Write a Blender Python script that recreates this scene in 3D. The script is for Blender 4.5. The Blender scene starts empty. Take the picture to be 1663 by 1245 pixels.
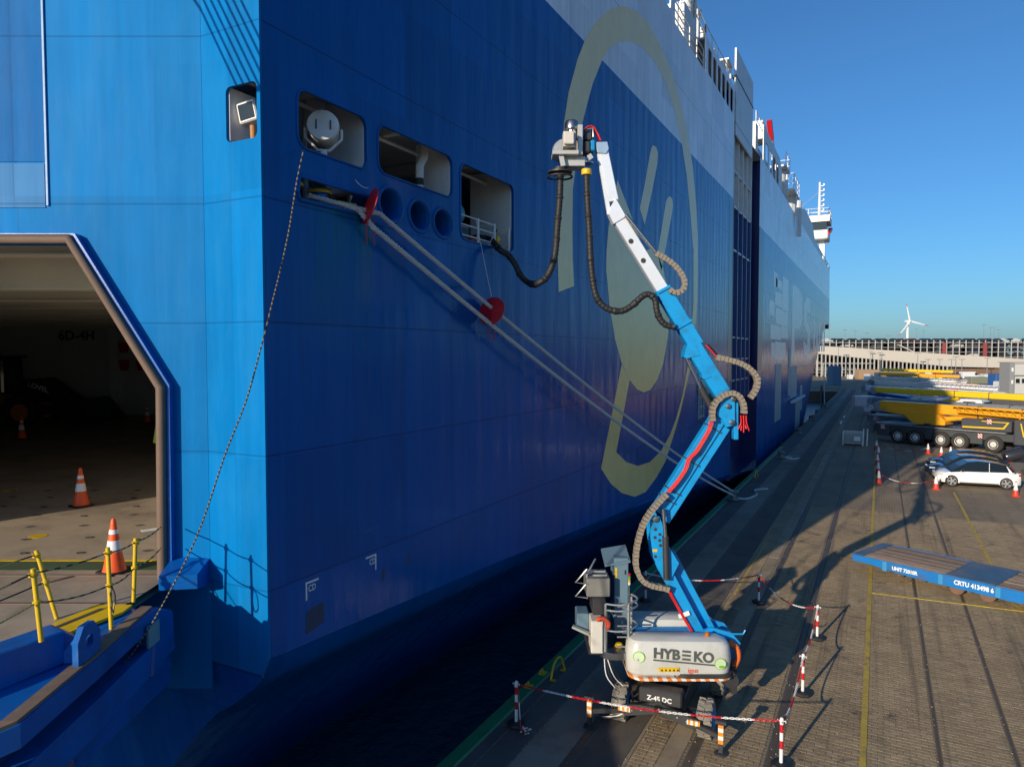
import bpy, bmesh, math, random
from mathutils import Matrix, Vector
from mathutils.geometry import tessellate_polygon
random.seed(7)
R = math.radians
SC = bpy.context.scene
COL = SC.collection

# ---------------------------------------------------------------- camera
cam = bpy.data.cameras.new('camera'); camo = bpy.data.objects.new('camera', cam); COL.objects.link(camo)
camo.location = (0, 0, 8.0)
camo.rotation_euler = (R(90 - 2.465), 0, R(27.433))
cam.sensor_width = 36; cam.lens = 36 * 1150 / 1663
cam.clip_start = .1; cam.clip_end = 6000
SC.camera = camo
# ---------------------------------------------------------------- sky, sun, exposure
SUN_EL = R(15.5); SUN_H = Vector((.2, .98, 0)).normalized()
wd = bpy.data.worlds.new('World'); SC.world = wd; wd.use_nodes = True
nt = wd.node_tree; bg = nt.nodes['Background']
sky = nt.nodes.new('ShaderNodeTexSky'); sky.sky_type = 'NISHITA'; sky.sun_disc = False
sky.sun_elevation = SUN_EL; sky.sun_rotation = R(180 + 11.5)
sky.air_density = 1.0; sky.dust_density = .8; sky.ozone_density = 8.0; sky.altitude = 0
tn = nt.nodes.new('ShaderNodeMix'); tn.data_type = 'RGBA'; tn.blend_type = 'MULTIPLY'; tn.inputs[0].default_value = 1; tn.inputs[7].default_value = (.80, .875, .83, 1)
nt.links.new(sky.outputs[0], tn.inputs[6]); nt.links.new(tn.outputs[2], bg.inputs[0]); bg.inputs[1].default_value = .15
sl = bpy.data.lights.new('sun', 'SUN'); so = bpy.data.objects.new('sun', sl); COL.objects.link(so)
sl.energy = 4.6; sl.angle = R(.53); sl.color = (1, .86, .68)
sdir = Vector((SUN_H.x * math.cos(SUN_EL), SUN_H.y * math.cos(SUN_EL), -math.sin(SUN_EL)))
so.rotation_euler = sdir.to_track_quat('-Z', 'Y').to_euler(); so.location = (-20, -60, 40)
SC.view_settings.view_transform = 'Standard'; SC.view_settings.look = 'None'
SC.view_settings.exposure = .12; SC.view_settings.gamma = 1; SC.view_settings.use_curve_mapping = False
SC.cycles.use_denoising = True
SC.cycles.max_bounces = 8; SC.cycles.diffuse_bounces = 6; SC.cycles.glossy_bounces = 4
SC.cycles.caustics_reflective = False; SC.cycles.caustics_refractive = False
SC.cycles.sample_clamp_indirect = 4

# ---------------------------------------------------------------- helpers
class MB:
    def __init__(s, xf=None):
        s.v = []; s.f = []; s.m = []; s.xf = xf; s.mi = 0
    def add(s, vs, fs):
        b = len(s.v)
        for p in vs:
            p = Vector(p)
            s.v.append(s.xf @ p if s.xf else p)
        for f in fs:
            s.f.append([i + b for i in f]); s.m.append(s.mi)
        return s
    def box(s, c, d, rot=None):
        x, y, z = d[0] / 2, d[1] / 2, d[2] / 2
        vs = [Vector((i * x, j * y, k * z)) for i in (-1, 1) for j in (-1, 1) for k in (-1, 1)]
        if rot: vs = [rot @ v for v in vs]
        c = Vector(c); vs = [v + c for v in vs]
        return s.add(vs, [(0, 1, 3, 2), (4, 6, 7, 5), (0, 4, 5, 1), (2, 3, 7, 6), (0, 2, 6, 4), (1, 5, 7, 3)])
    def bb(s, a, b):
        return s.box([(a[i] + b[i]) / 2 for i in range(3)], [abs(b[i] - a[i]) for i in range(3)])
    def frame(s, d):
        d = Vector(d).normalized(); u = Vector((0, 0, 1)) if abs(d.z) < .95 else Vector((1, 0, 0))
        a = d.cross(u).normalized(); return a, a.cross(d).normalized()
    def cyl(s, p0, p1, r0, r1=None, n=12, caps=True):
        r1 = r0 if r1 is None else r1
        p0, p1 = Vector(p0), Vector(p1); a, b = s.frame(p1 - p0); vs = []
        for p, r in ((p0, r0), (p1, r1)):
            for i in range(n):
                t = 2 * math.pi * i / n; vs.append(p + a * math.cos(t) * r + b * math.sin(t) * r)
        fs = [(i, (i + 1) % n, n + (i + 1) % n, n + i) for i in range(n)]
        if caps: fs += [tuple(range(n))[::-1], tuple(range(n, 2 * n))]
        return s.add(vs, fs)
    def beam(s, p0, p1, w, h, up=(0, 0, 1)):
        p0, p1 = Vector(p0), Vector(p1); d = (p1 - p0).normalized(); a = d.cross(Vector(up))
        if a.length < 1e-4: a = Vector((1, 0, 0))
        a.normalize(); b = a.cross(d); vs = []
        for p in (p0, p1):
            for i, j in ((-1, -1), (1, -1), (1, 1), (-1, 1)): vs.append(p + a * i * w / 2 + b * j * h / 2)
        return s.add(vs, [(0, 1, 2, 3)[::-1], (4, 5, 6, 7), (0, 1, 5, 4), (1, 2, 6, 5), (2, 3, 7, 6), (3, 0, 4, 7)])
    def tube(s, pts, r, n=8, caps=True, rf=None):
        pts = [Vector(p) for p in pts]; N = len(pts); vs = []; a = None
        for k, p in enumerate(pts):
            d = (pts[min(k + 1, N - 1)] - pts[max(k - 1, 0)]).normalized()
            if a is None: a, b = s.frame(d)
            else:
                a = (a - d * a.dot(d)).normalized(); b = a.cross(d)
            rr = r * (rf(k) if rf else 1)
            for i in range(n):
                t = 2 * math.pi * i / n; vs.append(p + a * math.cos(t) * rr + b * math.sin(t) * rr)
        fs = [(k * n + i, k * n + (i + 1) % n, (k + 1) * n + (i + 1) % n, (k + 1) * n + i) for k in range(N - 1) for i in range(n)]
        if caps: fs += [tuple(range(n))[::-1], tuple(range((N - 1) * n, N * n))]
        return s.add(vs, fs)
    def prism(s, poly, a, b, holes=(), fn=None):
        """2D polygon (with holes) extruded between depths a and b; fn(u, v, d) -> point"""
        fn = fn or (lambda u, v, d: (u, v, d))
        loops = [list(poly)] + [list(h) for h in holes]
        flat = [p for l in loops for p in l]; n = len(flat)
        tris = tessellate_polygon([[Vector((p[0], p[1], 0)) for p in l] for l in loops])
        vs = [fn(p[0], p[1], a) for p in flat] + [fn(p[0], p[1], b) for p in flat]
        fs = [tuple(t) for t in tris] + [tuple(n + i for i in t)[::-1] for t in tris]
        o = 0
        for l in loops:
            m = len(l); fs += [(o + i, o + (i + 1) % m, n + o + (i + 1) % m, n + o + i) for i in range(m)]; o += m
        return s.add(vs, fs)
    def sheet(s, poly, d=0, holes=(), fn=None):
        fn = fn or (lambda u, v, d: (u, v, d))
        loops = [list(poly)] + [list(h) for h in holes]; flat = [p for l in loops for p in l]
        tris = tessellate_polygon([[Vector((p[0], p[1], 0)) for p in l] for l in loops])
        return s.add([fn(p[0], p[1], d) for p in flat], [tuple(t) for t in tris])
    def lathe(s, prof, c=(0, 0, 0), n=16, axis=None):
        """prof: (radius, height) up an axis"""
        axis = Vector(axis or (0, 0, 1)).normalized(); a, b = s.frame(axis); c = Vector(c); vs = []
        for r, h in prof:
            for i in range(n):
                t = 2 * math.pi * i / n; vs.append(c + axis * h + a * math.cos(t) * r + b * math.sin(t) * r)
        K = len(prof)
        fs = [(k * n + i, k * n + (i + 1) % n, (k + 1) * n + (i + 1) % n, (k + 1) * n + i) for k in range(K - 1) for i in range(n)]
        fs += [tuple(range(n))[::-1], tuple(range((K - 1) * n, K * n))]
        return s.add(vs, fs)
    def loft(s, secs, caps=True):
        n = len(secs[0]); vs = [p for q in secs for p in q]; K = len(secs)
        fs = [(k * n + i, k * n + (i + 1) % n, (k + 1) * n + (i + 1) % n, (k + 1) * n + i) for k in range(K - 1) for i in range(n)]
        if caps: fs += [tuple(range(n))[::-1], tuple(range((K - 1) * n, K * n))]
        return s.add(vs, fs)
    def grid(s, rows):
        n = len(rows[0]); K = len(rows)
        return s.add([p for q in rows for p in q], [(k * n + i, k * n + i + 1, (k + 1) * n + i + 1, (k + 1) * n + i) for k in range(K - 1) for i in range(n - 1)])
    def build(s, name, mat, parent=None, world=False, smooth=False, bevel=0, seg=1, recalc=True):
        me = bpy.data.meshes.new(name); me.from_pydata([tuple(v) for v in s.v], [], s.f)
        mats = mat if isinstance(mat, (list, tuple)) else [mat]
        for m in mats: me.materials.append(m)
        if len(mats) > 1: me.polygons.foreach_set('material_index', s.m)
        if recalc:
            bm = bmesh.new(); bm.from_mesh(me); bmesh.ops.recalc_face_normals(bm, faces=bm.faces); bm.to_mesh(me); bm.free()
        if smooth:
            me.polygons.foreach_set('use_smooth', [True] * len(me.polygons))
            try: me.set_sharp_from_angle(angle=R(smooth if smooth > 1 else 40))
            except Exception: pass
        o = bpy.data.objects.new(name, me); COL.objects.link(o)
        if parent: par(o, parent, world)
        if bevel:
            b = o.modifiers.new('bevel', 'BEVEL'); b.width = bevel; b.segments = seg; b.limit_method = 'ANGLE'; b.angle_limit = R(35)
        return o

WINV = {}
def par(o, parent, world=False):
    o.parent = parent
    if world: o.matrix_parent_inverse = WINV.get(parent.name) or Matrix.Identity(4)
def thing(name, label, cat, loc=(0, 0, 0), rz=0, group=None):
    o = bpy.data.objects.new(name, None); COL.objects.link(o); o.location = loc; o.rotation_euler = (0, 0, rz)
    o.empty_display_size = .2
    WINV[o.name] = (Matrix.Translation(loc) @ Matrix.Rotation(rz, 4, 'Z')).inverted()
    return tag(o, label, cat, group)
def tag(o, label=None, cat=None, group=None, kind=None):
    if label: o['label'] = label
    if cat: o['category'] = cat
    if group: o['group'] = group
    if kind: o['kind'] = kind
    return o
def copy_tree(o, parent=None):
    c = o.copy(); COL.objects.link(c)
    if parent: c.parent = parent
    for ch in o.children: copy_tree(ch, c)
    return c
def text_into(mb, s, size, fn, extrude=0, bold=0, sx=1.0, align='LEFT'):
    """letter outlines as flat faces; fn(x, y) -> point"""
    cu = bpy.data.curves.new('t', 'FONT'); cu.body = s; cu.size = size; cu.align_x = align; cu.offset = bold; cu.resolution_u = 3
    ob = bpy.data.objects.new('t', cu); COL.objects.link(ob)
    bpy.context.view_layer.update()
    me = bpy.data.meshes.new_from_object(ob.evaluated_get(bpy.context.evaluated_depsgraph_get()))
    mb.add([fn(v.co.x * sx, v.co.y) for v in me.vertices], [tuple(p.vertices) for p in me.polygons])
    bpy.data.objects.remove(ob); bpy.data.curves.remove(cu); bpy.data.meshes.remove(me)
    return mb
def spline(pts, n=8):
    P = [Vector(p) for p in pts]; out = []
    for i in range(len(P) - 1):
        p0 = P[max(i - 1, 0)]; p1 = P[i]; p2 = P[i + 1]; p3 = P[min(i + 2, len(P) - 1)]
        for k in range(n):
            t = k / n
            out.append(.5 * ((2 * p1) + (p2 - p0) * t + (2 * p0 - 5 * p1 + 4 * p2 - p3) * t * t + (3 * p1 - p0 - 3 * p2 + p3) * t ** 3))
    out.append(P[-1]); return out
def resample(pts, step):
    pts = [Vector(p) for p in pts]; out = [pts[0]]; acc = 0
    for a, b in zip(pts, pts[1:]):
        L = (b - a).length; t = step - acc
        while t <= L:
            out.append(a + (b - a) * (t / L)); t += step
        acc = (acc + L) % step if L else acc
    return out
def rrect(u0, v0, u1, v1, r, n=5):
    out = []
    for cx, cy, a0 in ((u1 - r, v1 - r, 0), (u0 + r, v1 - r, 90), (u0 + r, v0 + r, 180), (u1 - r, v0 + r, 270)):
        for i in range(n + 1):
            t = R(a0 + 90 * i / n); out.append((cx + r * math.cos(t), cy + r * math.sin(t)))
    return out
def ellipse(cu, cv, ru, rv, n=20):
    return [(cu + ru * math.cos(2 * math.pi * i / n), cv + rv * math.sin(2 * math.pi * i / n)) for i in range(n)]

# ---------------------------------------------------------------- materials
def lk(nt, a, b): nt.links.new(a, b)
def M2(nt, op, a, b=None, c=None):
    n = nt.nodes.new('ShaderNodeMath'); n.operation = op
    for i, x in enumerate((a, b, c)):
        if x is None: continue
        if isinstance(x, (int, float)): n.inputs[i].default_value = x
        else: lk(nt, x, n.inputs[i])
    return n.outputs[0]
def MIX(nt, fac, a, b, mode='MIX'):
    n = nt.nodes.new('ShaderNodeMix'); n.data_type = 'RGBA'; n.blend_type = mode
    for s, x in ((n.inputs[0], fac), (n.inputs[6], a), (n.inputs[7], b)):
        if isinstance(x, (int, float)): s.default_value = x
        elif isinstance(x, tuple): s.default_value = (*x[:3], 1)
        else: lk(nt, x, s)
    return n.outputs[2]
def NOISE(nt, vec, scale, detail=4, rough=.55, dist=0):
    n = nt.nodes.new('ShaderNodeTexNoise'); n.inputs['Scale'].default_value = scale; n.inputs['Detail'].default_value = detail
    n.inputs['Roughness'].default_value = rough; n.inputs['Distortion'].default_value = dist
    lk(nt, vec, n.inputs['Vector']); return n.outputs['Fac']
def MAPV(nt, vec, sc):
    n = nt.nodes.new('ShaderNodeMapping'); n.inputs['Scale'].default_value = sc; lk(nt, vec, n.inputs[0]); return n.outputs[0]
def RAMP(nt, fac, stops):
    n = nt.nodes.new('ShaderNodeValToRGB'); e = n.color_ramp.elements
    while len(e) < len(stops): e.new(.5)
    for el, (p, c) in zip(e, stops):
        el.position = p; el.color = (c, c, c, 1) if isinstance(c, (int, float)) else (*c, 1)
    lk(nt, fac, n.inputs[0]); return n.outputs[0]
MATS = {}
def newmat(name):
    m = bpy.data.materials.new(name); m.use_nodes = True; nt = m.node_tree; return m, nt, nt.nodes['Principled BSDF']
def pm(name, col, rough=.5, metal=0, var=.18, scale=4, bump=0, coat=0, rand=0, streak=0, dirt=None, dirtamt=.5, bscale=40):
    if name in MATS: return MATS[name]
    m, nt, b = newmat(name)
    tc = nt.nodes.new('ShaderNodeTexCoord'); v = tc.outputs['Object']
    n1 = NOISE(nt, v, scale, 5, .6); vfac = M2(nt, 'MULTIPLY_ADD', n1, 2 * var, 1 - var)
    if rand:
        oi = nt.nodes.new('ShaderNodeObjectInfo')
        vfac = M2(nt, 'MULTIPLY', vfac, M2(nt, 'MULTIPLY_ADD', oi.outputs['Random'], 2 * rand, 1 - rand))
    if streak:
        s1 = NOISE(nt, MAPV(nt, v, (6, 6, .4)), 2.5, 4); vfac = M2(nt, 'MULTIPLY', vfac, M2(nt, 'MULTIPLY_ADD', s1, 2 * streak, 1 - streak))
    c = MIX(nt, 1.0, (*col,), vfac, 'MULTIPLY')
    if dirt:
        d = RAMP(nt, NOISE(nt, v, scale * .7, 8, .7), [(.48, 0), (.7, dirtamt)]); c = MIX(nt, d, c, dirt)
    lk(nt, c, b.inputs['Base Color'])
    lk(nt, M2(nt, 'MULTIPLY_ADD', NOISE(nt, v, scale * 3, 3), .3 * rough, rough * .85), b.inputs['Roughness'])
    b.inputs['Metallic'].default_value = metal
    if coat: b.inputs['Coat Weight'].default_value = coat; b.inputs['Coat Roughness'].default_value = .06
    if bump:
        bn = nt.nodes.new('ShaderNodeBump'); bn.inputs['Strength'].default_value = 1; bn.inputs['Distance'].default_value = bump
        lk(nt, NOISE(nt, v, bscale, 6, .65), bn.inputs['Height']); lk(nt, bn.outputs[0], b.inputs['Normal'])
    MATS[name] = m; return m
def emit(name, col, st):
    m, nt, b = newmat(name); b.inputs['Base Color'].default_value = (*col, 1); b.inputs['Emission Color'].default_value = (*col, 1); b.inputs['Emission Strength'].default_value = st; return m
def stripes(name, c1, c2, period, axis, rough=.5, slant=0):
    """painted bands along an object axis"""
    m, nt, b = newmat(name); tc = nt.nodes.new('ShaderNodeTexCoord'); sp = nt.nodes.new('ShaderNodeSeparateXYZ'); lk(nt, tc.outputs['Object'], sp.inputs[0])
    u = sp.outputs[axis]
    if slant: u = M2(nt, 'ADD', u, M2(nt, 'MULTIPLY', sp.outputs[2 if axis != 2 else 0], slant))
    f = M2(nt, 'GREATER_THAN', M2(nt, 'FRACT', M2(nt, 'DIVIDE', u, period)), .5)
    c = MIX(nt, f, c1, c2); n = NOISE(nt, tc.outputs['Object'], 14, 4); c = MIX(nt, 1.0, c, M2(nt, 'MULTIPLY_ADD', n, .4, .78), 'MULTIPLY')
    lk(nt, c, b.inputs['Base Color']); b.inputs['Roughness'].default_value = rough; return m

def hull_mat(name, blue, white, zsplit, stern=False):
    m, nt, b = newmat(name); g = nt.nodes.new('ShaderNodeNewGeometry'); pos = g.outputs['Position']
    sp = nt.nodes.new('ShaderNodeSeparateXYZ'); lk(nt, pos, sp.inputs[0]); X, Y, Z = sp.outputs
    U = M2(nt, 'SUBTRACT', Y, X) if stern else Y
    top = M2(nt, 'GREATER_THAN', Z, zsplit); c = MIX(nt, top, blue, white)
    # plates with slightly different coats of paint
    iu = M2(nt, 'FLOOR', M2(nt, 'DIVIDE', U, 1.62 if not stern else .92)); iz = M2(nt, 'FLOOR', M2(nt, 'DIVIDE', M2(nt, 'SUBTRACT', Z, .3), 2.03))
    cv = nt.nodes.new('ShaderNodeCombineXYZ'); lk(nt, iu, cv.inputs[0]); lk(nt, iz, cv.inputs[1])
    wn = nt.nodes.new('ShaderNodeTexWhiteNoise'); lk(nt, cv.outputs[0], wn.inputs['Vector'])
    vf = M2(nt, 'MULTIPLY_ADD', wn.outputs['Value'], .22, .89)
    st = NOISE(nt, MAPV(nt, pos, (5, 5, .16)), 1.1, 6, .65); vf = M2(nt, 'MULTIPLY', vf, M2(nt, 'MULTIPLY_ADD', st, .5, .75))
    bl = NOISE(nt, pos, .55, 4, .6); vf = M2(nt, 'MULTIPLY', vf, M2(nt, 'MULTIPLY_ADD', bl, .36, .82))
    c = MIX(nt, 1.0, c, vf, 'MULTIPLY')
    # chalky faded paint
    fd = RAMP(nt, NOISE(nt, MAPV(nt, pos, (1.5, 1.5, .35)), .8, 8, .72), [(.46, 0), (.8, .38 if stern else .2)])
    c = MIX(nt, fd, c, (.04, .235, .45) if stern else (.008, .12, .28))
    # scratches and rust
    sc = RAMP(nt, NOISE(nt, MAPV(nt, pos, (.6, .6, 7)), 2.4, 9, .8), [(.68, 0), (.74, .5)]); c = MIX(nt, M2(nt, 'MULTIPLY', sc, .35), c, (.32, .45, .6))
    ru = RAMP(nt, NOISE(nt, MAPV(nt, pos, (4, 4, .22)), .7, 8, .75), [(.64, 0), (.76, .7)]); c = MIX(nt, M2(nt, 'MULTIPLY', ru, .5), c, (.012, .05, .075))
    if not stern:   # salt and grease runs under the fairlead
        w1 = M2(nt, 'MULTIPLY', M2(nt, 'MULTIPLY', M2(nt, 'GREATER_THAN', Y, 8.75), M2(nt, 'LESS_THAN', Y, 10.3)), M2(nt, 'MULTIPLY', M2(nt, 'LESS_THAN', Z, 10.42), M2(nt, 'SMOOTH_MIN', M2(nt, 'MAXIMUM', M2(nt, 'MULTIPLY', M2(nt, 'SUBTRACT', Z, 8.0), .5), 0), 1.0, .2)))
        ws = RAMP(nt, NOISE(nt, MAPV(nt, pos, (9, 9, .12)), 1.3, 5, .7), [(.42, 0), (.62, 1)]); c = MIX(nt, M2(nt, 'MULTIPLY', w1, M2(nt, 'MULTIPLY', ws, .9)), c, (.004, .15, .20))
    if not stern:   # fender scrapes low on the side, rust runs
        zm = M2(nt, 'MULTIPLY', M2(nt, 'LESS_THAN', Z, 5.2), M2(nt, 'GREATER_THAN', Z, -1))
        s1 = RAMP(nt, NOISE(nt, MAPV(nt, pos, (.5, .5, 5)), 1.6, 9, .78), [(.60, 0), (.68, 1)]); c = MIX(nt, M2(nt, 'MULTIPLY', M2(nt, 'MULTIPLY', s1, zm), .55), c, (.05, .16, .27))
        s2 = RAMP(nt, NOISE(nt, MAPV(nt, pos, (2.2, 2.2, 1.1)), 1.1, 9, .8), [(.64, 0), (.70, 1)]); c = MIX(nt, M2(nt, 'MULTIPLY', M2(nt, 'MULTIPLY', s2, zm), .6), c, (.006, .025, .05))
        s3 = RAMP(nt, NOISE(nt, MAPV(nt, pos, (7, 7, .25)), 1.0, 9, .8), [(.69, 0), (.74, 1)]); c = MIX(nt, M2(nt, 'MULTIPLY', s3, .35), c, (.07, .045, .03))
    # weld seams
    seam = None
    for z0 in (10.33, 8.47, 6.44, 4.37, 12.9, 15.2, 2.2, 19.9):
        s = M2(nt, 'LESS_THAN', M2(nt, 'ABSOLUTE', M2(nt, 'SUBTRACT', Z, z0)), .013); seam = s if seam is None else M2(nt, 'MAXIMUM', seam, s)
    fu = M2(nt, 'FRACT', M2(nt, 'DIVIDE', U, 1.62 * 4 if not stern else 1.84)); vs = M2(nt, 'LESS_THAN', fu, .003 if not stern else .006)
    seamv = M2(nt, 'MAXIMUM', M2(nt, 'MULTIPLY', seam, .32 if stern else .5), M2(nt, 'MULTIPLY', vs, .18 if stern else .35))
    c = MIX(nt, seamv, c, (.003, .02, .09))
    lk(nt, c, b.inputs['Base Color'])
    ro = M2(nt, 'MULTIPLY_ADD', NOISE(nt, MAPV(nt, pos, (3, 3, .5)), 1.3, 5), .22, .10 if not stern else .42); lk(nt, ro, b.inputs['Roughness'])
    b.inputs['Specular IOR Level'].default_value = .10 if not stern else .06
    b.inputs['Coat Weight'].default_value = .06 if not stern else 0; b.inputs['Coat Roughness'].default_value = .04
    # buckled plating
    wv = M2(nt, 'SINE', M2(nt, 'MULTIPLY', U, 2 * math.pi / .81)); h1 = M2(nt, 'MULTIPLY', wv, .0032)
    h2 = M2(nt, 'MULTIPLY', NOISE(nt, MAPV(nt, pos, (1, 1, .22)), 1.7, 3, .5), .03)
    h3 = M2(nt, 'MULTIPLY', NOISE(nt, MAPV(nt, pos, (5, 5, .3)), 2.0, 2, .5), .0022)
    h = M2(nt, 'ADD', M2(nt, 'ADD', h1, h2), M2(nt, 'ADD', h3, M2(nt, 'MULTIPLY', seam, .004)))
    bn = nt.nodes.new('ShaderNodeBump'); bn.inputs['Strength'].default_value = 1; bn.inputs['Distance'].default_value = 1.0 if not stern else .22
    lk(nt, h, bn.inputs['Height']); lk(nt, bn.outputs[0], b.inputs['Normal']); lk(nt, bn.outputs[0], b.inputs['Coat Normal'])
    return m
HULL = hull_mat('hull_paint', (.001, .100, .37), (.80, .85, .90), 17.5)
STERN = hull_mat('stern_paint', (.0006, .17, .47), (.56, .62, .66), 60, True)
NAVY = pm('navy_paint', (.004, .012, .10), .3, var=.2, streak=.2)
BLUED = pm('ramp_blue', (.002, .115, .43), .32, var=.22, scale=1.5, bump=.002, dirt=(.02, .03, .06), dirtamt=.5)
GOLD = pm('emblem_gold', (.95, .72, .27), .3, var=.16, scale=1.2, streak=.16)
LETTER = pm('hull_lettering', (.80, .86, .90), .3, var=.15, scale=1)
WHITE = pm('white_paint', (.72, .72, .70), .4, var=.1, dirt=(.35, .3, .24), dirtamt=.35)
SWHITE = pm('ship_white', (.68, .70, .70), .4, var=.12, scale=1.5, streak=.12, dirt=(.4, .32, .24), dirtamt=.3)
SGREY = pm('ship_grey', (.42, .44, .43), .45, var=.15, streak=.15)
CREAM = pm('cream_paint', (.74, .70, .60), .45, var=.12, scale=1)
BLACK = pm('black_rubber', (.016, .016, .017), .6, var=.3, bump=.001)
STEEL = pm('steel', (.42, .43, .44), .32, 1, var=.15)
GALV = pm('galvanised', (.5, .51, .5), .42, .7, var=.2, scale=12)
DKST = pm('dark_steel', (.05, .05, .052), .5, .3, var=.3)
BRPIPE = pm('frame_rubber', (.16, .105, .075), .7, var=.25, scale=3)
YEL = pm('yellow_paint', (.72, .47, .01), .45, var=.15, dirt=(.25, .16, .03), dirtamt=.4)
ORG = pm('cone_orange', (.88, .10, .012), .5, var=.1, dirt=(.4, .07, .02), dirtamt=.4)
REFL = pm('reflective_white', (.8, .8, .8), .35, var=.06)
RED = pm('red_paint', (.55, .012, .018), .42, var=.15)
RWHITE = pm('band_white', (.78, .78, .76), .45, var=.1)
DECKG = pm('deck_grey', (.36, .285, .20), .75, var=.28, scale=.9, bump=.004, dirt=(.07, .055, .045), dirtamt=.55)
GREEN = pm('green_paint', (.012, .20, .075), .55, var=.25, scale=2, dirt=(.03, .05, .04), dirtamt=.4)
DKGLASS = pm('dark_glass', (.012, .018, .022), .06, var=.05)
TYRE = pm('tyre', (.028, .026, .024), .75, var=.3, bump=.003)
TYREG = pm('dusty_tyre', (.22, .2, .165), .8, var=.25, bump=.003)
ROPE = pm('rope', (.62, .62, .58), .8, var=.25, scale=20, bump=.003)
LBLUE = pm('lift_blue', (.008, .30, .68), .32, coat=.3, var=.14, dirt=(.03, .10, .16), dirtamt=.5)
LSILV = pm('lift_bare_metal', (.95, .96, .97), .34, .45, var=.08)
LGREY = pm('cover_grey', (.56, .57, .53), .32, coat=.3, var=.10, scale=2, dirt=(.36, .34, .29), dirtamt=.5)
BEIGE = pm('energy_chain', (.25, .21, .16), .65, var=.3, scale=30)
REDC = pm('red_cable', (.7, .02, .02), .45, var=.1)

RT = Vector((math.cos(R(27.433)), math.sin(R(27.433)), 0)); FW = Vector((-RT.y, RT.x, 0))
FRX = Matrix(((RT.x, FW.x, 0, 0), (RT.y, FW.y, 0, 0), (0, 0, 1, 0), (0, 0, 0, 1)))   # quarter-ramp axes (right, inboard, up)

# ================================================================ the setting
def ground_mat():
    m, nt, b = newmat('paved_ground'); g = nt.nodes.new('ShaderNodeNewGeometry'); pos = g.outputs['Position']
    br = nt.nodes.new('ShaderNodeTexBrick'); lk(nt, pos, br.inputs['Vector']); br.inputs['Scale'].default_value = 1
    br.inputs['Brick Width'].default_value = .24; br.inputs['Row Height'].default_value = .13; br.inputs['Mortar Size'].default_value = .012
    br.inputs['Color1'].default_value = (.34, .255, .15, 1); br.inputs['Color2'].default_value = (.29, .215, .125, 1); br.inputs['Mortar'].default_value = (.13, .105, .075, 1)
    c = br.outputs['Color']
    n = NOISE(nt, pos, .35, 8, .65); c = MIX(nt, 1.0, c, M2(nt, 'MULTIPLY_ADD', n, 1.1, .45), 'MULTIPLY')
    t = NOISE(nt, MAPV(nt, pos, (1.2, .09, 1)), 1.2, 5, .6); c = MIX(nt, RAMP(nt, t, [(.5, 0), (.72, .5)]), c, (.06, .05, .042))
    lk(nt, c, b.inputs['Base Color']); b.inputs['Roughness'].default_value = .82
    bn = nt.nodes.new('ShaderNodeBump'); bn.inputs['Distance'].default_value = .01; lk(nt, NOISE(nt, pos, 30, 5), bn.inputs['Height']); lk(nt, bn.outputs[0], b.inputs['Normal'])
    return m
GROUND = ground_mat()
ASPH = pm('old_asphalt', (.115, .098, .08), .85, var=.3, scale=.8, bump=.008, dirt=(.05, .045, .04), dirtamt=.6)
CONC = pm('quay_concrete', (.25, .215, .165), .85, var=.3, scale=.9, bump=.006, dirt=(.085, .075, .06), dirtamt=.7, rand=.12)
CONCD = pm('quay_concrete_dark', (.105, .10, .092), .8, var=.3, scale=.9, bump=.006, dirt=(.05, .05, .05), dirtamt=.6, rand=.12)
CONCL = pm('quay_concrete_light', (.34, .265, .17), .85, var=.25, scale=1.2, bump=.006, dirt=(.12, .09, .06), dirtamt=.6, rand=.1)
def paver_mat():
    m, nt, b = newmat('paver'); g = nt.nodes.new('ShaderNodeNewGeometry'); pos = g.outputs['Position']
    ri = g.outputs['Random Per Island']; oi = nt.nodes.new('ShaderNodeObjectInfo')
    rnd = M2(nt, 'FRACT', M2(nt, 'ADD', ri, oi.outputs['Random']))
    v = M2(nt, 'MULTIPLY', M2(nt, 'MULTIPLY_ADD', rnd, .26, .87), M2(nt, 'MULTIPLY_ADD', NOISE(nt, pos, .5, 7, .65), 1.0, .5))
    c = MIX(nt, 1.0, (.31, .23, .132), v, 'MULTIPLY')
    c = MIX(nt, M2(nt, 'MULTIPLY', M2(nt, 'GREATER_THAN', rnd, .955), .5), c, (.36, .29, .2))
    t = NOISE(nt, MAPV(nt, pos, (2.6, .07, 1)), 1.0, 5, .65); c = MIX(nt, RAMP(nt, t, [(.52, 0), (.68, .55)]), c, (.07, .055, .04))
    s = NOISE(nt, pos, .9, 8, .7, .6); c = MIX(nt, RAMP(nt, s, [(.58, 0), (.68, .75)]), c, (.045, .038, .03))
    k = NOISE(nt, pos, 2.3, 8, .75); c = MIX(nt, RAMP(nt, k, [(.66, 0), (.72, .5)]), c, (.42, .35, .26))
    lk(nt, c, b.inputs['Base Color']); b.inputs['Roughness'].default_value = .85
    bn = nt.nodes.new('ShaderNodeBump'); bn.inputs['Distance'].default_value = .004; lk(nt, NOISE(nt, pos, 60, 5), bn.inputs['Height']); lk(nt, bn.outputs[0], b.inputs['Normal']); return m
PAVER = paver_mat()
RAILM = pm('rail_rust', (.15, .11, .075), .6, .4, var=.3)
LINEY = pm('worn_line_yellow', (.50, .36, .05), .75, var=.35, scale=5, dirt=(.2, .16, .1), dirtamt=.85)

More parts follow.
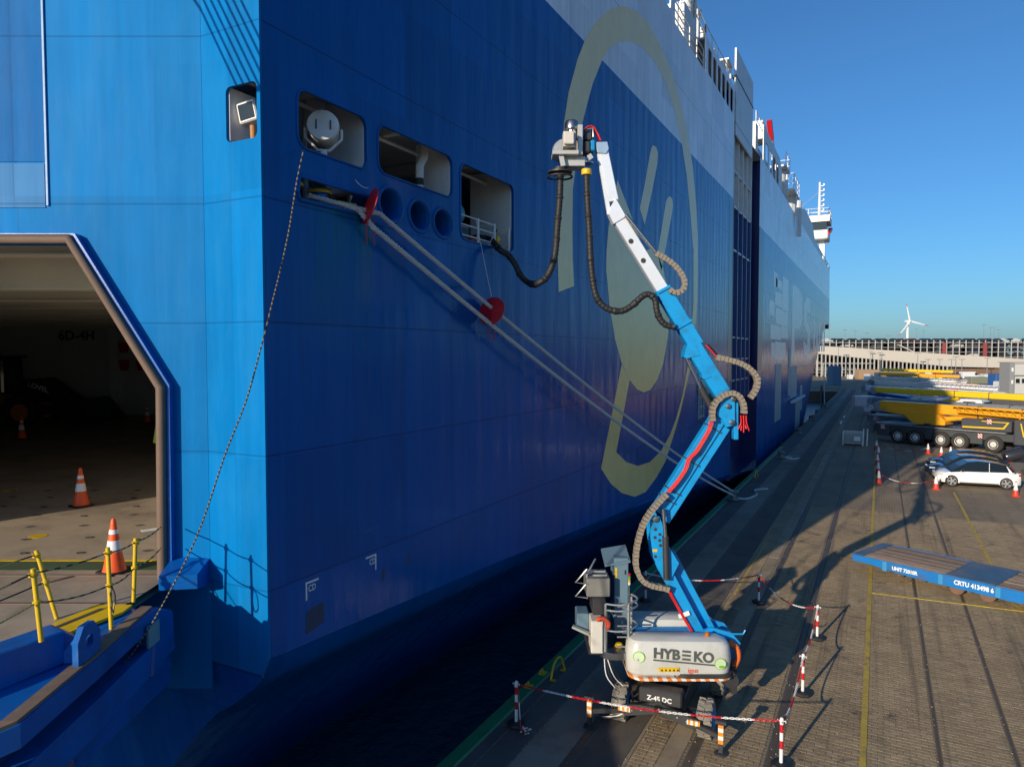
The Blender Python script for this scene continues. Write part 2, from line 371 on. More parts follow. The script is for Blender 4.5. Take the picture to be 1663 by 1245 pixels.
mb = MB()
EX = -7.45
mb.add([(EX, -70, 0), (900, -70, 0), (900, 3500, 0), (EX, 3500, 0), (EX, 176, 0), (-900, 176, 0), (-900, 3500, 0)], [(0, 1, 2, 3), (4, 3, 6, 5)])
quay = tag(mb.build('quay_ground', GROUND, recalc=False), 'wide paved quay and yard beside the ship', None, None, 'structure')
mb = MB(); mb.add([(EX, -70, 0), (EX, 176, 0), (-900, 176, 0), (-900, 176, -6), (EX, 176, -6), (EX, -70, -6)], [(0, 1, 4, 5), (1, 2, 3, 4)])
mb.build('quay_wall', CONCD, quay)
def water_mat():
    m, nt, b = newmat('harbour_water'); g = nt.nodes.new('ShaderNodeNewGeometry')
    b.inputs['Base Color'].default_value = (.03, .085, .12, 1); b.inputs['Roughness'].default_value = .12; b.inputs['IOR'].default_value = 1.33
    h = M2(nt, 'ADD', NOISE(nt, g.outputs['Position'], 1.6, 5, .6), M2(nt, 'MULTIPLY', NOISE(nt, MAPV(nt, g.outputs['Position'], (1, .4, 1)), .35, 3), 2.0))
    bn = nt.nodes.new('ShaderNodeBump'); bn.inputs['Distance'].default_value = .3; lk(nt, h, bn.inputs['Height']); lk(nt, bn.outputs[0], b.inputs['Normal']); return m
mb = MB(); mb.add([(-900, -300, -2.6), (EX + .5, -300, -2.6), (EX + .5, 177, -2.6), (-900, 177, -2.6)], [(0, 1, 2, 3)])
tag(mb.build('water', water_mat(), recalc=False), 'dark harbour water between ship and quay', None, None, 'structure')

# quay strips: green cope, gutter, concrete slabs, crane rails (each slab its own piece)
def slab(name, x0, x1, y0, y1, mat, z=.012, h=.16, bev=.012):
    return MB().bb((x0, y0, z - h), (x1, y1, z)).build(name, mat, quay, bevel=bev)
random.seed(3)
Y = 4.0
while Y < 120:
    L = 6.0
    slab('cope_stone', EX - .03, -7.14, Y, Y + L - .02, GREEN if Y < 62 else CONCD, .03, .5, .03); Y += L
Y = 4.0
while Y < 170:
    L = random.uniform(4.2, 5.2)
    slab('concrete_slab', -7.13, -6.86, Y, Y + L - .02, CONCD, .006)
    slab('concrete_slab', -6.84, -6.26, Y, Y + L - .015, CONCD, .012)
    slab('concrete_slab', -6.24, -5.37, Y, Y + L - .02, CONC, .010); Y += L
Y = 5.
while Y < 170:
    L = random.uniform(5.5, 7)
    slab('concrete_slab', -5.18, -4.31, Y, Y + L - .01, ASPH, .008)
    slab('concrete_slab', -3.72, -3.33, Y, Y + L - .02, CONCL, .014); Y += L
for x, w in ((-5.28, .05), (-3.17, .05), (-1.76, .05), (1.21, .022), (2.55, .022)):
    MB().bb((x - w * 1.9, 2, -.1), (x + w * 1.9, 300, .005)).build('rail_groove', CONCD if x < 0 else pm('groove_dirt', (.16, .12, .075), .85, var=.4, scale=.6), quay)
    MB().bb((x - w, 2, -.1), (x + w, 300, .011)).build('crane_rail', RAILM, quay)
MB().bb((-4.30, 2, -.1), (-4.24, 170, .009)).build('rail_groove', CONCL, quay)
# pavers
PR = [(-4.22, -3.74), (-3.03, -1.92), (-1.60, 1.15), (1.27, 2.49), (2.61, 7.5)]
def paver_mesh(w, l, tilt=0):
    b = .006; h = .007
    vs = [(-w / 2, -l / 2, 0), (w / 2, -l / 2, 0), (w / 2, l / 2, 0), (-w / 2, l / 2, 0), (-w / 2 + b, -l / 2 + b, h), (w / 2 - b, -l / 2 + b, h + tilt), (w / 2 - b, l / 2 - b, h), (-w / 2 + b, l / 2 - b, h - tilt)]
    return vs, [(4, 5, 6, 7), (0, 1, 5, 4), (1, 2, 6, 5), (2, 3, 7, 6), (3, 0, 4, 7)]
PW, PL = .235, .125
singles = []; rest = MB()
random.seed(5)
for (x0, x1) in PR:
    iy = 0; y = 11.5
    while y < 40:
        n = max(2, round((x1 - x0) / PW)); w = (x1 - x0) / n; off = (iy % 2) * w / 2
        for i in range(n + (1 if off else 0)):
            a = x0 + i * w - off; e = a + w; a = max(a, x0); e = min(e, x1)
            if e - a < .03: continue
            cx, cyy = (a + e) / 2, y + PL / 2
            u = (cx * RT.x + cyy * RT.y); d = (cx * FW.x + cyy * FW.y)
            vis = u < .72 * d and d > 13.4 and cx > -1.6
            singles.append((d if vis else 999, cx, cyy, e - a))
        iy += 1; y += PL
singles.sort()
pmeshes = []
for k in range(4):
    me = bpy.data.meshes.new('paver'); vs, fs = paver_mesh(1, PL - .003, (k - 1.5) * .001)
    vs = [(math.copysign(.5 - (abs(v[0]) < .4999) * .03, v[0]), v[1], v[2]) for v in vs]
    me.from_pydata(vs, [], fs); me.materials.append(PAVER); pmeshes.append(me)
for k, (d, cx, cyy, w) in enumerate(singles):
    if k < 290 and d < 900:
        o = bpy.data.objects.new('paver', pmeshes[random.randrange(4)]); COL.objects.link(o); o.parent = quay
        o.location = (cx, cyy, .002 + random.uniform(-.001, .0015)); o.scale = (w - .003, 1, 1)
    else:
        vs, fs = paver_mesh(w - .003, PL - .003, random.uniform(-.0015, .0015)); z = .002 + random.uniform(-.001, .0015)
        rest.add([(v[0] + cx, v[1] + cyy, v[2] + z) for v in vs], fs)
tag(rest.build('paving', PAVER, quay, recalc=False), None, None, None, 'stuff')
# painted lines
for a in [(-.2, 14, -.08, 118), (3.86, 27.5, 3.98, 47.5)]:
    MB().bb((a[0], a[1], .0), (a[2], a[3], .0225)).build('painted_line', LINEY, quay)
MB().beam((-.1, 26.22, .014), (7.5, 26.75, .014), .13, .018).build('painted_line', LINEY, quay)
MB().beam((4.6, 25.2, .014), (3.95, 27.2, .014), .13, .018).build('painted_line', LINEY, quay)
MB().bb((-4.15, 24, 0), (-4.09, 31, .017)).build('painted_line', LINEY, quay)
MB().beam((-2.6, 57.5, .012), (6, 57.0, .012), .22, .02).build('painted_line', CONC, quay)
for yy in (88, 96): MB().bb((-3.9, yy, 0), (-3.75, yy + 4, .02)).build('painted_line', RWHITE, quay)
MB().beam((9.2, 61, .012), (7.6, 38, .012), .7, .02).build('painted_line', CONCD, quay)

mb = MB(); random.seed(77)
for k in range(900):
    x = random.choice((-6.3, -5.3, -4.27, -3.2, -1.76, 1.2, 2.55)) + random.gauss(0, .12) if random.random() < .7 else random.uniform(-6.5, 5); y = random.uniform(12, 34); s = random.uniform(.006, .02)
    mb.add([(x - s, y, .02), (x, y - s, .02), (x + s, y, .02), (x, y + s, .02), (x, y, .02 + s)], [(0, 1, 4), (1, 2, 4), (2, 3, 4), (3, 0, 4)])
tag(mb.build('grit', pm('grit', (.34, .28, .2), .9, var=.4, scale=3), recalc=False), 'loose grit scattered along the rails and joints', None, None, 'stuff')
# ================================================================ the ship
HXX = -8.2
ship = thing('car_carrier_ship', 'huge blue and white car carrier ship with golden emblem moored along the quay', 'ship', (-23, 75, -2.6))
S = dict(parent=ship, world=True)
fnH = lambda u, v, d: (HXX + d, u, v)
W1 = rrect(8.47, 11.25, 10.17, 12.17, .2); W2 = rrect(10.48, 11.30, 13.03, 12.18, .22); W3 = rrect(13.34, 10.50, 15.88, 12.16, .22)
SLOT = [(8.45, 10.52), (8.5, 10.80), (10.1, 10.80), (10.24, 10.72), (10.24, 10.52), (10.1, 10.45), (8.5, 10.42)]
CH = [ellipse(10.85, 10.78, .34, .30), ellipse(11.79, 10.73, .34, .29), ellipse(12.64, 10.72, .34, .28)]
KN = [(7.72, 3.33, 6.8), (15, 2.9, 6.6), (25, 2.2, 6.0), (35, 1.4, 5.2), (45.4, .4, 4.0), (56, -.8, 2.6), (70, -1.8, 1.0), (90, -2.5, .3)]
ops = []
for i in range(6): ops.append(rrect(37.9 + i * 1.22, 22.48, 38.9 + i * 1.22, 23.85, .22, 3))
for i in range(5): ops.append(rrect(24.4 + i * 1.3, 22.6, 25.3 + i * 1.3, 23.7, .2, 3))
outer = [(max(y, 7.775), z) for y, z, w in KN[:5]] + [(45.4, 24.2), (37.3, 24.2), (37.3, 22.35), (31.2, 22.35), (31.2, 24.15), (7.775, 24.15)]
mb = MB(); mb.prism(outer, 0, -.06, [W1, W2, W3, SLOT] + CH + ops, fnH)
mb.build('hull_side', HULL, **S)
# lower hull, tucked under towards the stern
sec = [(0, 0), (.19, .37), (.47, .63), (.95, .99), (1.46, 1.31), (2.08, 1.88), (2.6, 2.39), (5.4, 5.33), (6.8, 7.33)]
rows = []
for y, zk, w in KN:
    rows.append([(HXX - a / 6.8 * w, y + (b * .18 if y < 8 else 0), zk - b / 7.33 * (zk + 4)) for a, b in sec])
mb = MB(); mb.grid(rows); mb.build('lower_hull', HULL, smooth=60, **S)
# flat transom strip beside the ramp, with a floodlight window
fnT = lambda u, v, d: (u, 7.72 + d, v)
TW = rrect(-8.92, 11.2, -8.27, 12.03, .09, 4)
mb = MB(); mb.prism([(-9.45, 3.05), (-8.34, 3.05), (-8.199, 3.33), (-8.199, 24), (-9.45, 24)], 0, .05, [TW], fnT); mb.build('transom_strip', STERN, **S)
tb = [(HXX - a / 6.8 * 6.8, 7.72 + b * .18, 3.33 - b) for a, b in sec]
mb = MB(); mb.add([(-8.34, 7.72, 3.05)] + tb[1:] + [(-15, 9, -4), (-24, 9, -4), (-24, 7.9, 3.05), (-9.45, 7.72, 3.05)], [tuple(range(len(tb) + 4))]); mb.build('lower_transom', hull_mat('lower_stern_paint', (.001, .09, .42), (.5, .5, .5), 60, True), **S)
# forward hull with flared bow
ZB = [(24.2, 86), (22.6, 138), (17.6, 139), (13.2, 140), (12.6, 128), (11, 124), (7, 112), (3, 102), (0, 95), (-2.6, 90), (-4, 88)]
rows = []
for z, yb in ZB:
    row = [(HXX - (max(0, -z - .8) * .3 if False else 0), 56.0, z)]
    for k in range(1, 7): row.append((HXX, 56 + (yb - 56) * k / 6, z))
    for k in range(1, 8):
        t = k / 7; row.append((HXX - 15 * t ** 1.9, yb + 17 * t, z))
    rows.append(row)
rows[0] = [(p[0], p[1] if i < 7 else rows[1][i][1], 22.6 if i >= 7 else p[2]) for i, p in enumerate(rows[0])]
rows = rows[1:]
mb = MB(); mb.grid(rows); mb.build('bow_hull', HULL, smooth=50, **S)
ops = [rrect(58.6 + i * 2.2, 22.7, 60.2 + i * 2.2, 24.4, .3, 3) for i in range(4)]
mb = MB(); mb.prism([(57.5, 22.6), (69, 22.6), (69, 24.4), (67.4, 25.2), (57.5, 25.4)], 0, -.06, ops, fnH); mb.build('bulwark', SWHITE, **S)
mb = MB(); mb.prism([(82, 22.59), (138, 22.59), (138, 23.3), (118, 23.4), (106, 23.4), (102, 24.9), (92, 25.1), (86, 24.2), (82, 22.8)], 0, -.06, [rrect(120 + i * 4, 22.7, 122.5 + i * 4, 23.2, .1, 2) for i in range(4)], fnH); mb.build('bulwark', SWHITE, **S)
# decks and inner walls that close the hull
mb = MB(); mb.add([(HXX - .02, 7.8, 22.3), (-38, 7.8, 22.3), (-38, 138, 22.3), (-24, 155, 22.3), (HXX - .02, 138, 22.3)], [(0, 1, 2, 3, 4)]); mb.build('weather_deck', SGREY, **S)
mb = MB(); mb.bb((-12, 7.9, 22.31), (-11.9, 80, 24.6)); mb.build('deckhouse', SWHITE, **S)
# side ramp in its recess
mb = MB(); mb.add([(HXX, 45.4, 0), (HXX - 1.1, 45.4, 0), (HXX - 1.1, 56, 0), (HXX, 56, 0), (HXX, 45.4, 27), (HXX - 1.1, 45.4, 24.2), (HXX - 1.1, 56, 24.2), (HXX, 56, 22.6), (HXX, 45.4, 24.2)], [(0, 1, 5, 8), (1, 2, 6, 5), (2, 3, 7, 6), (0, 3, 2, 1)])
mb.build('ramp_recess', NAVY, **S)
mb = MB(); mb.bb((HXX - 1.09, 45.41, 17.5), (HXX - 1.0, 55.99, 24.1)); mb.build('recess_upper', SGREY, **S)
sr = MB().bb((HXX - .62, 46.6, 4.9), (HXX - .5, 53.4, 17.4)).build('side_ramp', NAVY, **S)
mb = MB(); mb.bb((HXX - .62, 46.6, 17.42), (HXX - .5, 53.4, 22.8)); mb.build('side_ramp_upper', SGREY, **S)
for i, y in enumerate((46.6, 48.3, 50.0, 51.7, 53.4)):
    MB().bb((HXX - .5, y - .07, 4.9), (HXX - .18, y + .07, 17.3)).build('ramp_rib', pm('rib_blue', (.05, .10, .28), .35), sr, True)
    MB().bb((HXX - .5, y - .07, 17.32), (HXX - .18, y + .07, 22.7)).build('ramp_rib', SWHITE, sr, True)
for z in (6.2, 7.6, 9.0, 14.6, 17.35, 19.6, 22.6):
    MB().bb((HXX - .499, 46.6, z - .06), (HXX - .24, 53.4, z + .06)).build('ramp_crossbar', SWHITE if z > 14 else pm('rib_blue', (.05, .10, .28), .35), sr, True)
mb = MB(); mb.bb((HXX - .16, 46.1, 21.6), (HXX - .04, 52.6, 26.9)); mb.build('ramp_flap', SWHITE, bevel=.02, **S)
mb = MB(); mb.bb((HXX - .3, 46.0, 25.1), (HXX - .02, 52.7, 25.2)); mb.build('ramp_flap_hinge', DKST, **S)
# steps of blue paint beside the recess
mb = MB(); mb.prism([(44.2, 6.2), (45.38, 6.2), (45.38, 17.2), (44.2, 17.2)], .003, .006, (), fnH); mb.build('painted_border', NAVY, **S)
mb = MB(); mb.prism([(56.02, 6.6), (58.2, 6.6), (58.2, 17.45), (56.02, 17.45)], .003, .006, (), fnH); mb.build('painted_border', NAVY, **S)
# emblem, painted on the flat side
EMB = [(18.685, 9.74), (18.61, 10.878), (18.833, 12.66), (19.024, 14.589), (19.365, 15.571), (20.046, 16.767), (20.71, 17.65), (21.62, 18.519), (22.946, 19.461), (24.162, 20.079), (25.78, 20.57), (27.286, 20.732), (28.967, 20.509), (30.652, 20.092), (32.101, 19.444), (33.463, 18.459), (34.711, 16.998), (35.538, 15.336), (35.975, 13.771), (35.989, 13.329), (36.069, 11.711), (35.911, 10.068), (35.333, 8.426), (34.661, 7.253), (33.827, 6.334), (32.831, 5.26), (31.503, 4.18), (30.26, 3.267), (28.922, 2.809), (27.379, 2.456), (25.962, 2.52), (24.413, 2.944), (23.235, 3.471), (22.252, 4.146), (24.317, 7.592), (25.225, 7.0), (23.787, 4.503), (24.885, 4.004), (26.345, 3.652), (27.95, 3.584), (29.552, 3.83), (30.94, 4.337), (32.046, 5.02), (33.208, 6.053), (34.21, 7.472), (34.807, 8.952), (35.186, 10.564), (35.062, 13.206), (34.994, 13.055), (34.335, 14.664), (33.558, 16.293), (32.612, 17.476), (31.306, 18.579), (29.729, 19.333), (28.136, 19.592), (26.544, 19.552), (25.247, 19.277), (23.934, 18.775), (22.852, 18.129), (22.178, 17.536), (21.333, 16.497), (20.833, 15.681), (20.447, 14.992), (20.075, 14.042), (19.715, 12.838), (19.688, 11.785), (19.735, 10.738), (19.835, 10.005)]
EMB2 = [(23.727, 13.99), (23.298, 13.16), (22.838, 12.203), (22.665, 11.388), (22.63, 10.673), (22.673, 10.696), (23.017, 9.552), (23.596, 8.451), (24.341, 7.6), (25.199, 7.025), (26.133, 6.629), (26.978, 6.462), (27.865, 6.507), (28.955, 6.91), (29.768, 7.533), (30.428, 8.562), (30.824, 9.521), (30.536, 10.544), (29.632, 11.575), (28.309, 12.312), (26.903, 11.921), (25.396, 12.947)]
EMB3 = [(28.069, 16.289), (28.475, 16.299), (28.688, 16.133), (28.632, 15.69), (27.956, 14.502), (27.179, 13.29), (26.936, 12.976), (26.62, 13.242), (26.312, 13.475), (26.836, 14.366), (27.588, 15.815), (27.808, 16.148)]
EMB4 = [(30.651, 14.781), (31.05, 14.694), (31.141, 14.422), (30.88, 13.913), (29.969, 12.408), (29.373, 11.442), (29.075, 11.754), (28.78, 12.109), (29.318, 13.11), (29.974, 14.41), (30.269, 14.647)]
for e in (EMB, EMB2, EMB3, EMB4):
    mb = MB(); mb.sheet(e, .004, (), fnH); mb.build('emblem', GOLD, **S)
# faded company letters
def block(poly):
    mb = MB(); mb.sheet(poly, .004, (), fnH); mb.build('hull_letter', LETTER, **S)
def yz(y0, z0, y1, z1): return [(y0, z0), (y1, z0), (y1, z1), (y0, z1)]
for q in [(64.5, 13.7, 67, 15), (65.5, 12.2, 70.5, 13.4), (62, 11.2, 65.4, 12.4), (66, 10.6, 75.5, 12.0), (70.6, 12.1, 75.5, 15.2), (63, 9.2, 70, 10.4), (70.1, 9.4, 75.5, 10.5), (63.5, 7.7, 66, 8.9), (66.1, 7.4, 74, 9.0), (66.0, 13.8, 70.4, 14.6)]:
    block(yz(*q))
block([(79, 7.4), (82, 7.4), (82, 10.6), (88, 10.7), (90, 12), (89, 14.4), (86, 15.2), (79, 15.2)])
block([(92, 7.6), (97, 7.3), (101, 8.4), (101, 11), (96, 12), (96, 13.2), (101, 13.0), (100, 14.8), (95, 15), (92, 14), (92, 11.4), (97, 10.4), (97, 9), (92, 9.4)])
for i in range(5): block(yz(106 + i * 5, 8.2, 108.8 + i * 5, 13 - (i % 2) * 1.6))
# CD marks
for (y, z, fl) in ((8.52, 4.28, 1), (10.34, 4.3, -1)):
    mb = MB(); mb.prism([(0, 0), (.3, 0), (.3, -.035), (.035, -.035), (.035, -.3), (0, -.3)], .003, .005, (), lambda u, v, d: (HXX + d, y + u * fl, z + v))
    text_into(mb, 'CD', .15, lambda a, b: (HXX + .005, y + (.06 if fl > 0 else -.2) + a * .8, z - .17 + b), bold=.003); mb.build('hull_mark', RWHITE, **S)
# dark scuffs where fenders rubbed
SCUFF = pm('scuff', (.006, .045, .11), .5, var=.5, scale=6, streak=.4)
for q in [(8.5, 3.42, 8.95, 3.85), (10.5, 3.7, 10.6, 4.0), (11.3, 3.8, 11.4, 4.05)]:
    mb = MB(); mb.sheet([(q[0], q[1]), (q[2], q[1] + .08), (q[2] - .02, q[3]), (q[0] + .03, q[3] - .05)], .004, (), fnH); mb.build('scuff', SCUFF, **S)

# ---- mooring deck behind the openings
mb = MB(); mb.bb((-14, 7.85, 10.16), (HXX - .07, 24, 10.22)); mb.build('mooring_deck', SGREY, **S)
mb = MB(); mb.bb((-14, 7.85, 12.62), (HXX - .07, 24, 12.7)); mb.build('deckhead', SGREY, **S)
mb = MB(); mb.bb((-14.1, 7.85, 10.2), (-14, 24, 12.65)); mb.bb((-14, 24, 10.2), (HXX - .07, 24.1, 12.65)); mb.build('bulkhead', pm('mooring_grey', (.2, .2, .2), .6), **S)
for y0, zb, dx in ((10.19, 10.9, 1.0), (13.06, 10.9, 1.0), (15.90, 10.23, 1.3)):
    MB().bb((HXX - dx, y0, zb), (HXX - .061, y0 + .22, 12.6)).build('web_frame', SWHITE, bevel=.05, seg=2, **S)
for y0, zb in ((8.42, 11.0), (10.44, 11.0), (13.30, 10.3)):
    MB().bb((HXX - .2, y0 - .12, zb), (HXX - .07, y0 - .02, 12.6)).build('window_jamb', SWHITE, **S)
for y in (9.2, 11.6, 14.4): MB().bb((-13.9, y, 12.35), (HXX - .3, y + .14, 12.61)).build('deck_beam', SGREY, **S)
mb = MB(); mb.tube([(HXX + .01, p[0], p[1]) for p in SLOT + SLOT[:1]], .035, 8); mb.build('fairlead_lip', HULL, smooth=60, **S)
mb = MB(); mb.bb((HXX - 1.2, 8.4, 10.23), (HXX - .08, 10.3, 10.42)); mb.build('fairlead_base', DKST, **S)
for y in (8.62, 9.3): 
    o = MB().lathe([(.16, 0), (.2, .05), (.14, .12), (.14, .26), (.2, .3), (.2, .36), (.05, .38)], (HXX - .32, y, 10.42), 16).build('fairlead_roller', BLUED, smooth=40, **S)
    MB().lathe([(.205, 0), (.215, .02), (.205, .05)], (HXX - .32, y, 10.70), 16).build('roller_cap', YEL, o, True)
MB().beam((HXX - .25, 9.65, 10.62), (HXX - .1, 9.98, 10.6), .07, .06).build('fairlead_handle', YEL, **S)
for (y, z, a, b2) in ((10.85, 10.78, .34, .30), (11.79, 10.73, .34, .29), (12.64, 10.72, .34, .28)):
    mb = MB(); prof = [(1.24, .0), (1.2, .02), (1.08, .035), (.96, .02), (.86, -.06), (.84, -.25), (.9, -.7)]
    rows = [[(HXX + h, y + r * a * math.cos(2 * math.pi * i / 28), z + r * b2 * math.sin(2 * math.pi * i / 28)) for i in range(29)] for r, h in prof]
    mb.grid(rows); mb.build('mooring_chock', HULL, smooth=60, **S)
for w in (W1, W2, W3):
    mb = MB(); mb.tube([(HXX + .004, p[0], p[1]) for p in w + w[:1]], .022, 6, False); mb.build('window_lip', HULL, smooth=60, **S)
for y, x in ((11.0, -9.3), (12.0, -9.6), (14.8, -9.5), (9.9, -9.4)): MB().tube([(x, y, 10.2), (x, y, 12.6)], .05, 8).build('deck_pipe', SGREY, smooth=60, **S)
MB().tube([(-9.0, 8.0, 12.3), (-9.0, 16.0, 12.3)], .04, 8).build('deck_pipe', SWHITE, smooth=60, **S)
for y in (10.65, 11.1, 13.6, 14.1): MB().bb((HXX - .16, y, 12.18), (HXX - .061, y + .02, 12.6)).build('stiffener', SGREY, **S)
# searchlight in the first opening
sr_ = MB().lathe([(.0, 0), (.26, 0), (.27, .03), (.27, .06), (.25, .07), (.25, .34), (.2, .4), (0.02, .42)], (0, 0, 0), 28).build('searchlight', CREAM, smooth=40, **S)
ax = Vector((.62, -.75, .12)).normalized(); cpt = Vector((HXX - .27, 9.36, 11.80))
sr_.data.transform(Matrix.Translation(cpt + ax * .16) @ (-ax).to_track_quat('Z', 'Y').to_matrix().to_4x4())
mf = Matrix.Translation(cpt + ax * .165) @ ax.to_track_quat('Z', 'Y').to_matrix().to_4x4()
for x in (-.11, .12):
    MB(mf).tube([(x, -.07, 0), (x, -.07, .03), (x, .07, .03), (x, .07, 0)], .012, 6).build('handle', BLACK, sr_, True)
MB(mf).lathe([(.255, 0), (.255, .008), (0.01, .008)], (0, 0, -.003), 28).build('lens_cover', WHITE, sr_, True, smooth=40)
mb = MB(); p = cpt
sidev = ax.cross(Vector((0, 0, 1))).normalized()
mb.tube([p + sidev * .3, p + sidev * .3 - Vector((0, 0, .16)), p + sidev * .1 - Vector((0, 0, .36)), p - sidev * .1 - Vector((0, 0, .36)), p - sidev * .3 - Vector((0, 0, .16)), p - sidev * .3], .026, 8)
mb.cyl(p - Vector((0, 0, .36)), p - Vector((0, 0, .62)), .06); mb.cyl(p - Vector((0, 0, .56)), p - Vector((0, 0, .62)), .11); mb.build('light_bracket', WHITE, sr_, True, smooth=40)
MB().bb((HXX - .5, 8.4, 11.0), (HXX - .1, 10.17, 11.08)).build('light_shelf', DKST, **S)
mb = MB(); mb.lathe([(.05, 0), (.06, .1), (.055, .2), (.02, .22)], (HXX - .35, 8.58, 11.62), 12); mb.lathe([(.06, 0), (.07, .1), (.05, .16)], (HXX - .35, 8.6, 11.4), 12); mb.build('signal_lamp', RED, smooth=40, **S)
mb = MB(); mb.tube(spline([(HXX - .1, 9.5, 11.3), (HXX - .1, 9.55, 11.2), (HXX - .08, 9.68, 11.22), (HXX - .06, 9.78, 11.26), (HXX - .05, 9.82, 11.2), (HXX - .02, 9.83, 11.05)], 5), .012, 6); mb.build('lamp_cable', BLACK, **S)
# floodlight in the transom window
tr = MB().bb((-8.86, 7.9, 11.0), (-8.3, 8.0, 11.05)).build('floodlight_shelf', SGREY, **S)
fl = MB(Matrix.Translation((-8.70, 7.92, 11.70)) @ Matrix.Rotation(R(14), 4, 'Z') @ Matrix.Rotation(R(-12), 4, 'Y')).box((0, .08, 0), (.32, .18, .32)).build('floodlight', WHITE, bevel=.02, **S)
MB(Matrix.Translation((-8.70, 7.92, 11.70)) @ Matrix.Rotation(R(14), 4, 'Z') @ Matrix.Rotation(R(-12), 4, 'Y')).box((0, -.015, 0), (.25, .012, .24)).build('lamp_glass', DKGLASS, fl, True)
MB().cyl((-8.64, 8.0, 11.0), (-8.66, 8.0, 11.5), .045).build('lamp_post', pm('rusty_post', (.42, .2, .07), .7, var=.4), fl, True)
MB().bb((-8.93, 7.775, 11.18), (-8.9, 8.3, 12.05)).build('window_jamb', SWHITE, **S)
# railing and drum in the third opening
mb = MB(); 
for z in (10.62, 10.85, 11.05): mb.tube([(HXX - .05, 13.36, z), (HXX - .05, 14.98, z)], .016, 6)
for y in (14.2, 14.98): mb.tube([(HXX - .05, y, 10.22), (HXX - .05, y, 11.08)], .03, 6)
mb.tube([(HXX - .06, 14.5, 10.25), (HXX - .06, 14.95, 10.8)], .016, 6); mb.tube([(HXX - .05, 14.98, 11.06), (HXX - .8, 14.98, 11.06), (HXX - .8, 14.2, 11.06)], .016, 6)
mb.build('railing', WHITE, smooth=60, **S)
MB().cyl((HXX - .05, 15.72, 10.22), (HXX - .05, 15.72, 11.1), .03).build('gate_post', WHITE, **S)
for z in (11.05, 10.7):
    mb = MB(); mb.tube(spline([(HXX - .06, 15.0, z), (HXX - .06, 15.3, z - .14), (HXX - .06, 15.7, z)], 6), .008, 5); mb.build('gate_chain', YEL, **S)
MB().lathe([(.05, 0), (.26, .02), (.28, .06), (.28, .8), (.26, .84), (.05, .86)], (HXX - .62, 13.3, 11.2), 20, (0, 1, 0)).build('liferaft_drum', pm('teal_drum', (.02, .28, .34), .4), smooth=40, **S)
MB().bb((HXX - .9, 13.2, 10.25), (HXX - .35, 14.3, 10.9)).build('drum_cradle', DKST, **S)
mb = MB(); text_into(mb, '23', .15, lambda a, b: (HXX - .62 + a, 15.897, 11.06 + b), bold=.004); mb.build('frame_number', BLACK, **S)
MB().tube([(HXX - .4, 12.6, 12.55), (HXX - .4, 12.55, 12.1), (HXX - .42, 12.42, 11.9), (HXX - .42, 12.4, 11.2)], .085, 12).build('vent_pipe', WHITE, smooth=60, **S)
MB().lathe([(.09, 0), (.09, .14)], (HXX - .42, 12.4, 11.5), 12).build('pipe_band', BLACK, smooth=40, **S)
o = MB().bb((HXX - .7, 11.2, 11.22), (HXX - .62, 11.9, 11.27)).build('tube_lamp', emit('tube_light', (1, .95, .85), 3), **S)

# ---- quarter-ramp face with its great opening
f0 = lambda u, v, d: (u, d, v)
OPN = [(-13.9, 4.40), (-5.60, 4.40), (-5.55, 7.43), (-6.9, 9.69), (-12.5, 9.69), (-13.9, 7.4)]
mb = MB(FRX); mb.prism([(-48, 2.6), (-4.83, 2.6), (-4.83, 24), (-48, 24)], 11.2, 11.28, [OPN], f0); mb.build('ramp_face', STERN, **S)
OUT = [(-14.15, 4.40), (-14.15, 7.5), (-12.6, 9.85), (-6.78, 9.85), (-5.36, 7.5), (-5.38, 4.40)]
INN = [(-5.60, 4.40), (-5.55, 7.43), (-6.9, 9.69), (-12.5, 9.69), (-13.9, 7.4), (-13.9, 4.40)]
mb = MB(FRX); mb.prism(OUT + INN[::1], 11.06, 11.205, (), f0); mb.build('door_coaming', BLUED, **S)
PT = [(-5.52, 11.03, 4.3), (-5.48, 11.03, 7.46), (-6.86, 11.03, 9.76), (-12.55, 11.03, 9.76), (-14.0, 11.03, 7.45), (-14.0, 11.03, 4.4)]
mb = MB(FRX); mb.tube(PT, .075, 10); mb.build('door_seal', BRPIPE, smooth=60, **S)
DARKB = hull_mat('dark_stern_paint', (.002, .115, .36), (.5, .5, .5), 60, True)  # darker blue for the upper plate on the face
mb = MB(FRX); mb.bb((-12, 11.188, 10.98), (-7.28, 11.199, 23)); mb.build('hull_patch', DARKB, **S)
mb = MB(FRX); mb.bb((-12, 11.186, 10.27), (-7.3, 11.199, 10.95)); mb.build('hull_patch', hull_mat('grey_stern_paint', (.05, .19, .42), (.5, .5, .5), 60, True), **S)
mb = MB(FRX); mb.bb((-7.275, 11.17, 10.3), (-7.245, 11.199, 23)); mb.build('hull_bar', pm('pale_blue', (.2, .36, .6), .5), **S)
# stub shelf beside the sill
mb = MB(FRX); mb.add([(-5.42, 11.2, 4.75), (-5.36, 10.6, 4.62), (-4.84, 10.75, 4.6), (-4.84, 11.2, 4.72), (-5.42, 11.2, 4.3), (-5.36, 10.6, 4.4), (-4.84, 10.75, 4.38), (-4.84, 11.2, 4.3)], [(0, 1, 2, 3), (4, 5, 6, 7), (0, 1, 5, 4), (1, 2, 6, 5), (2, 3, 7, 6)]); mb.build('sill_bracket', BLUED, **S)
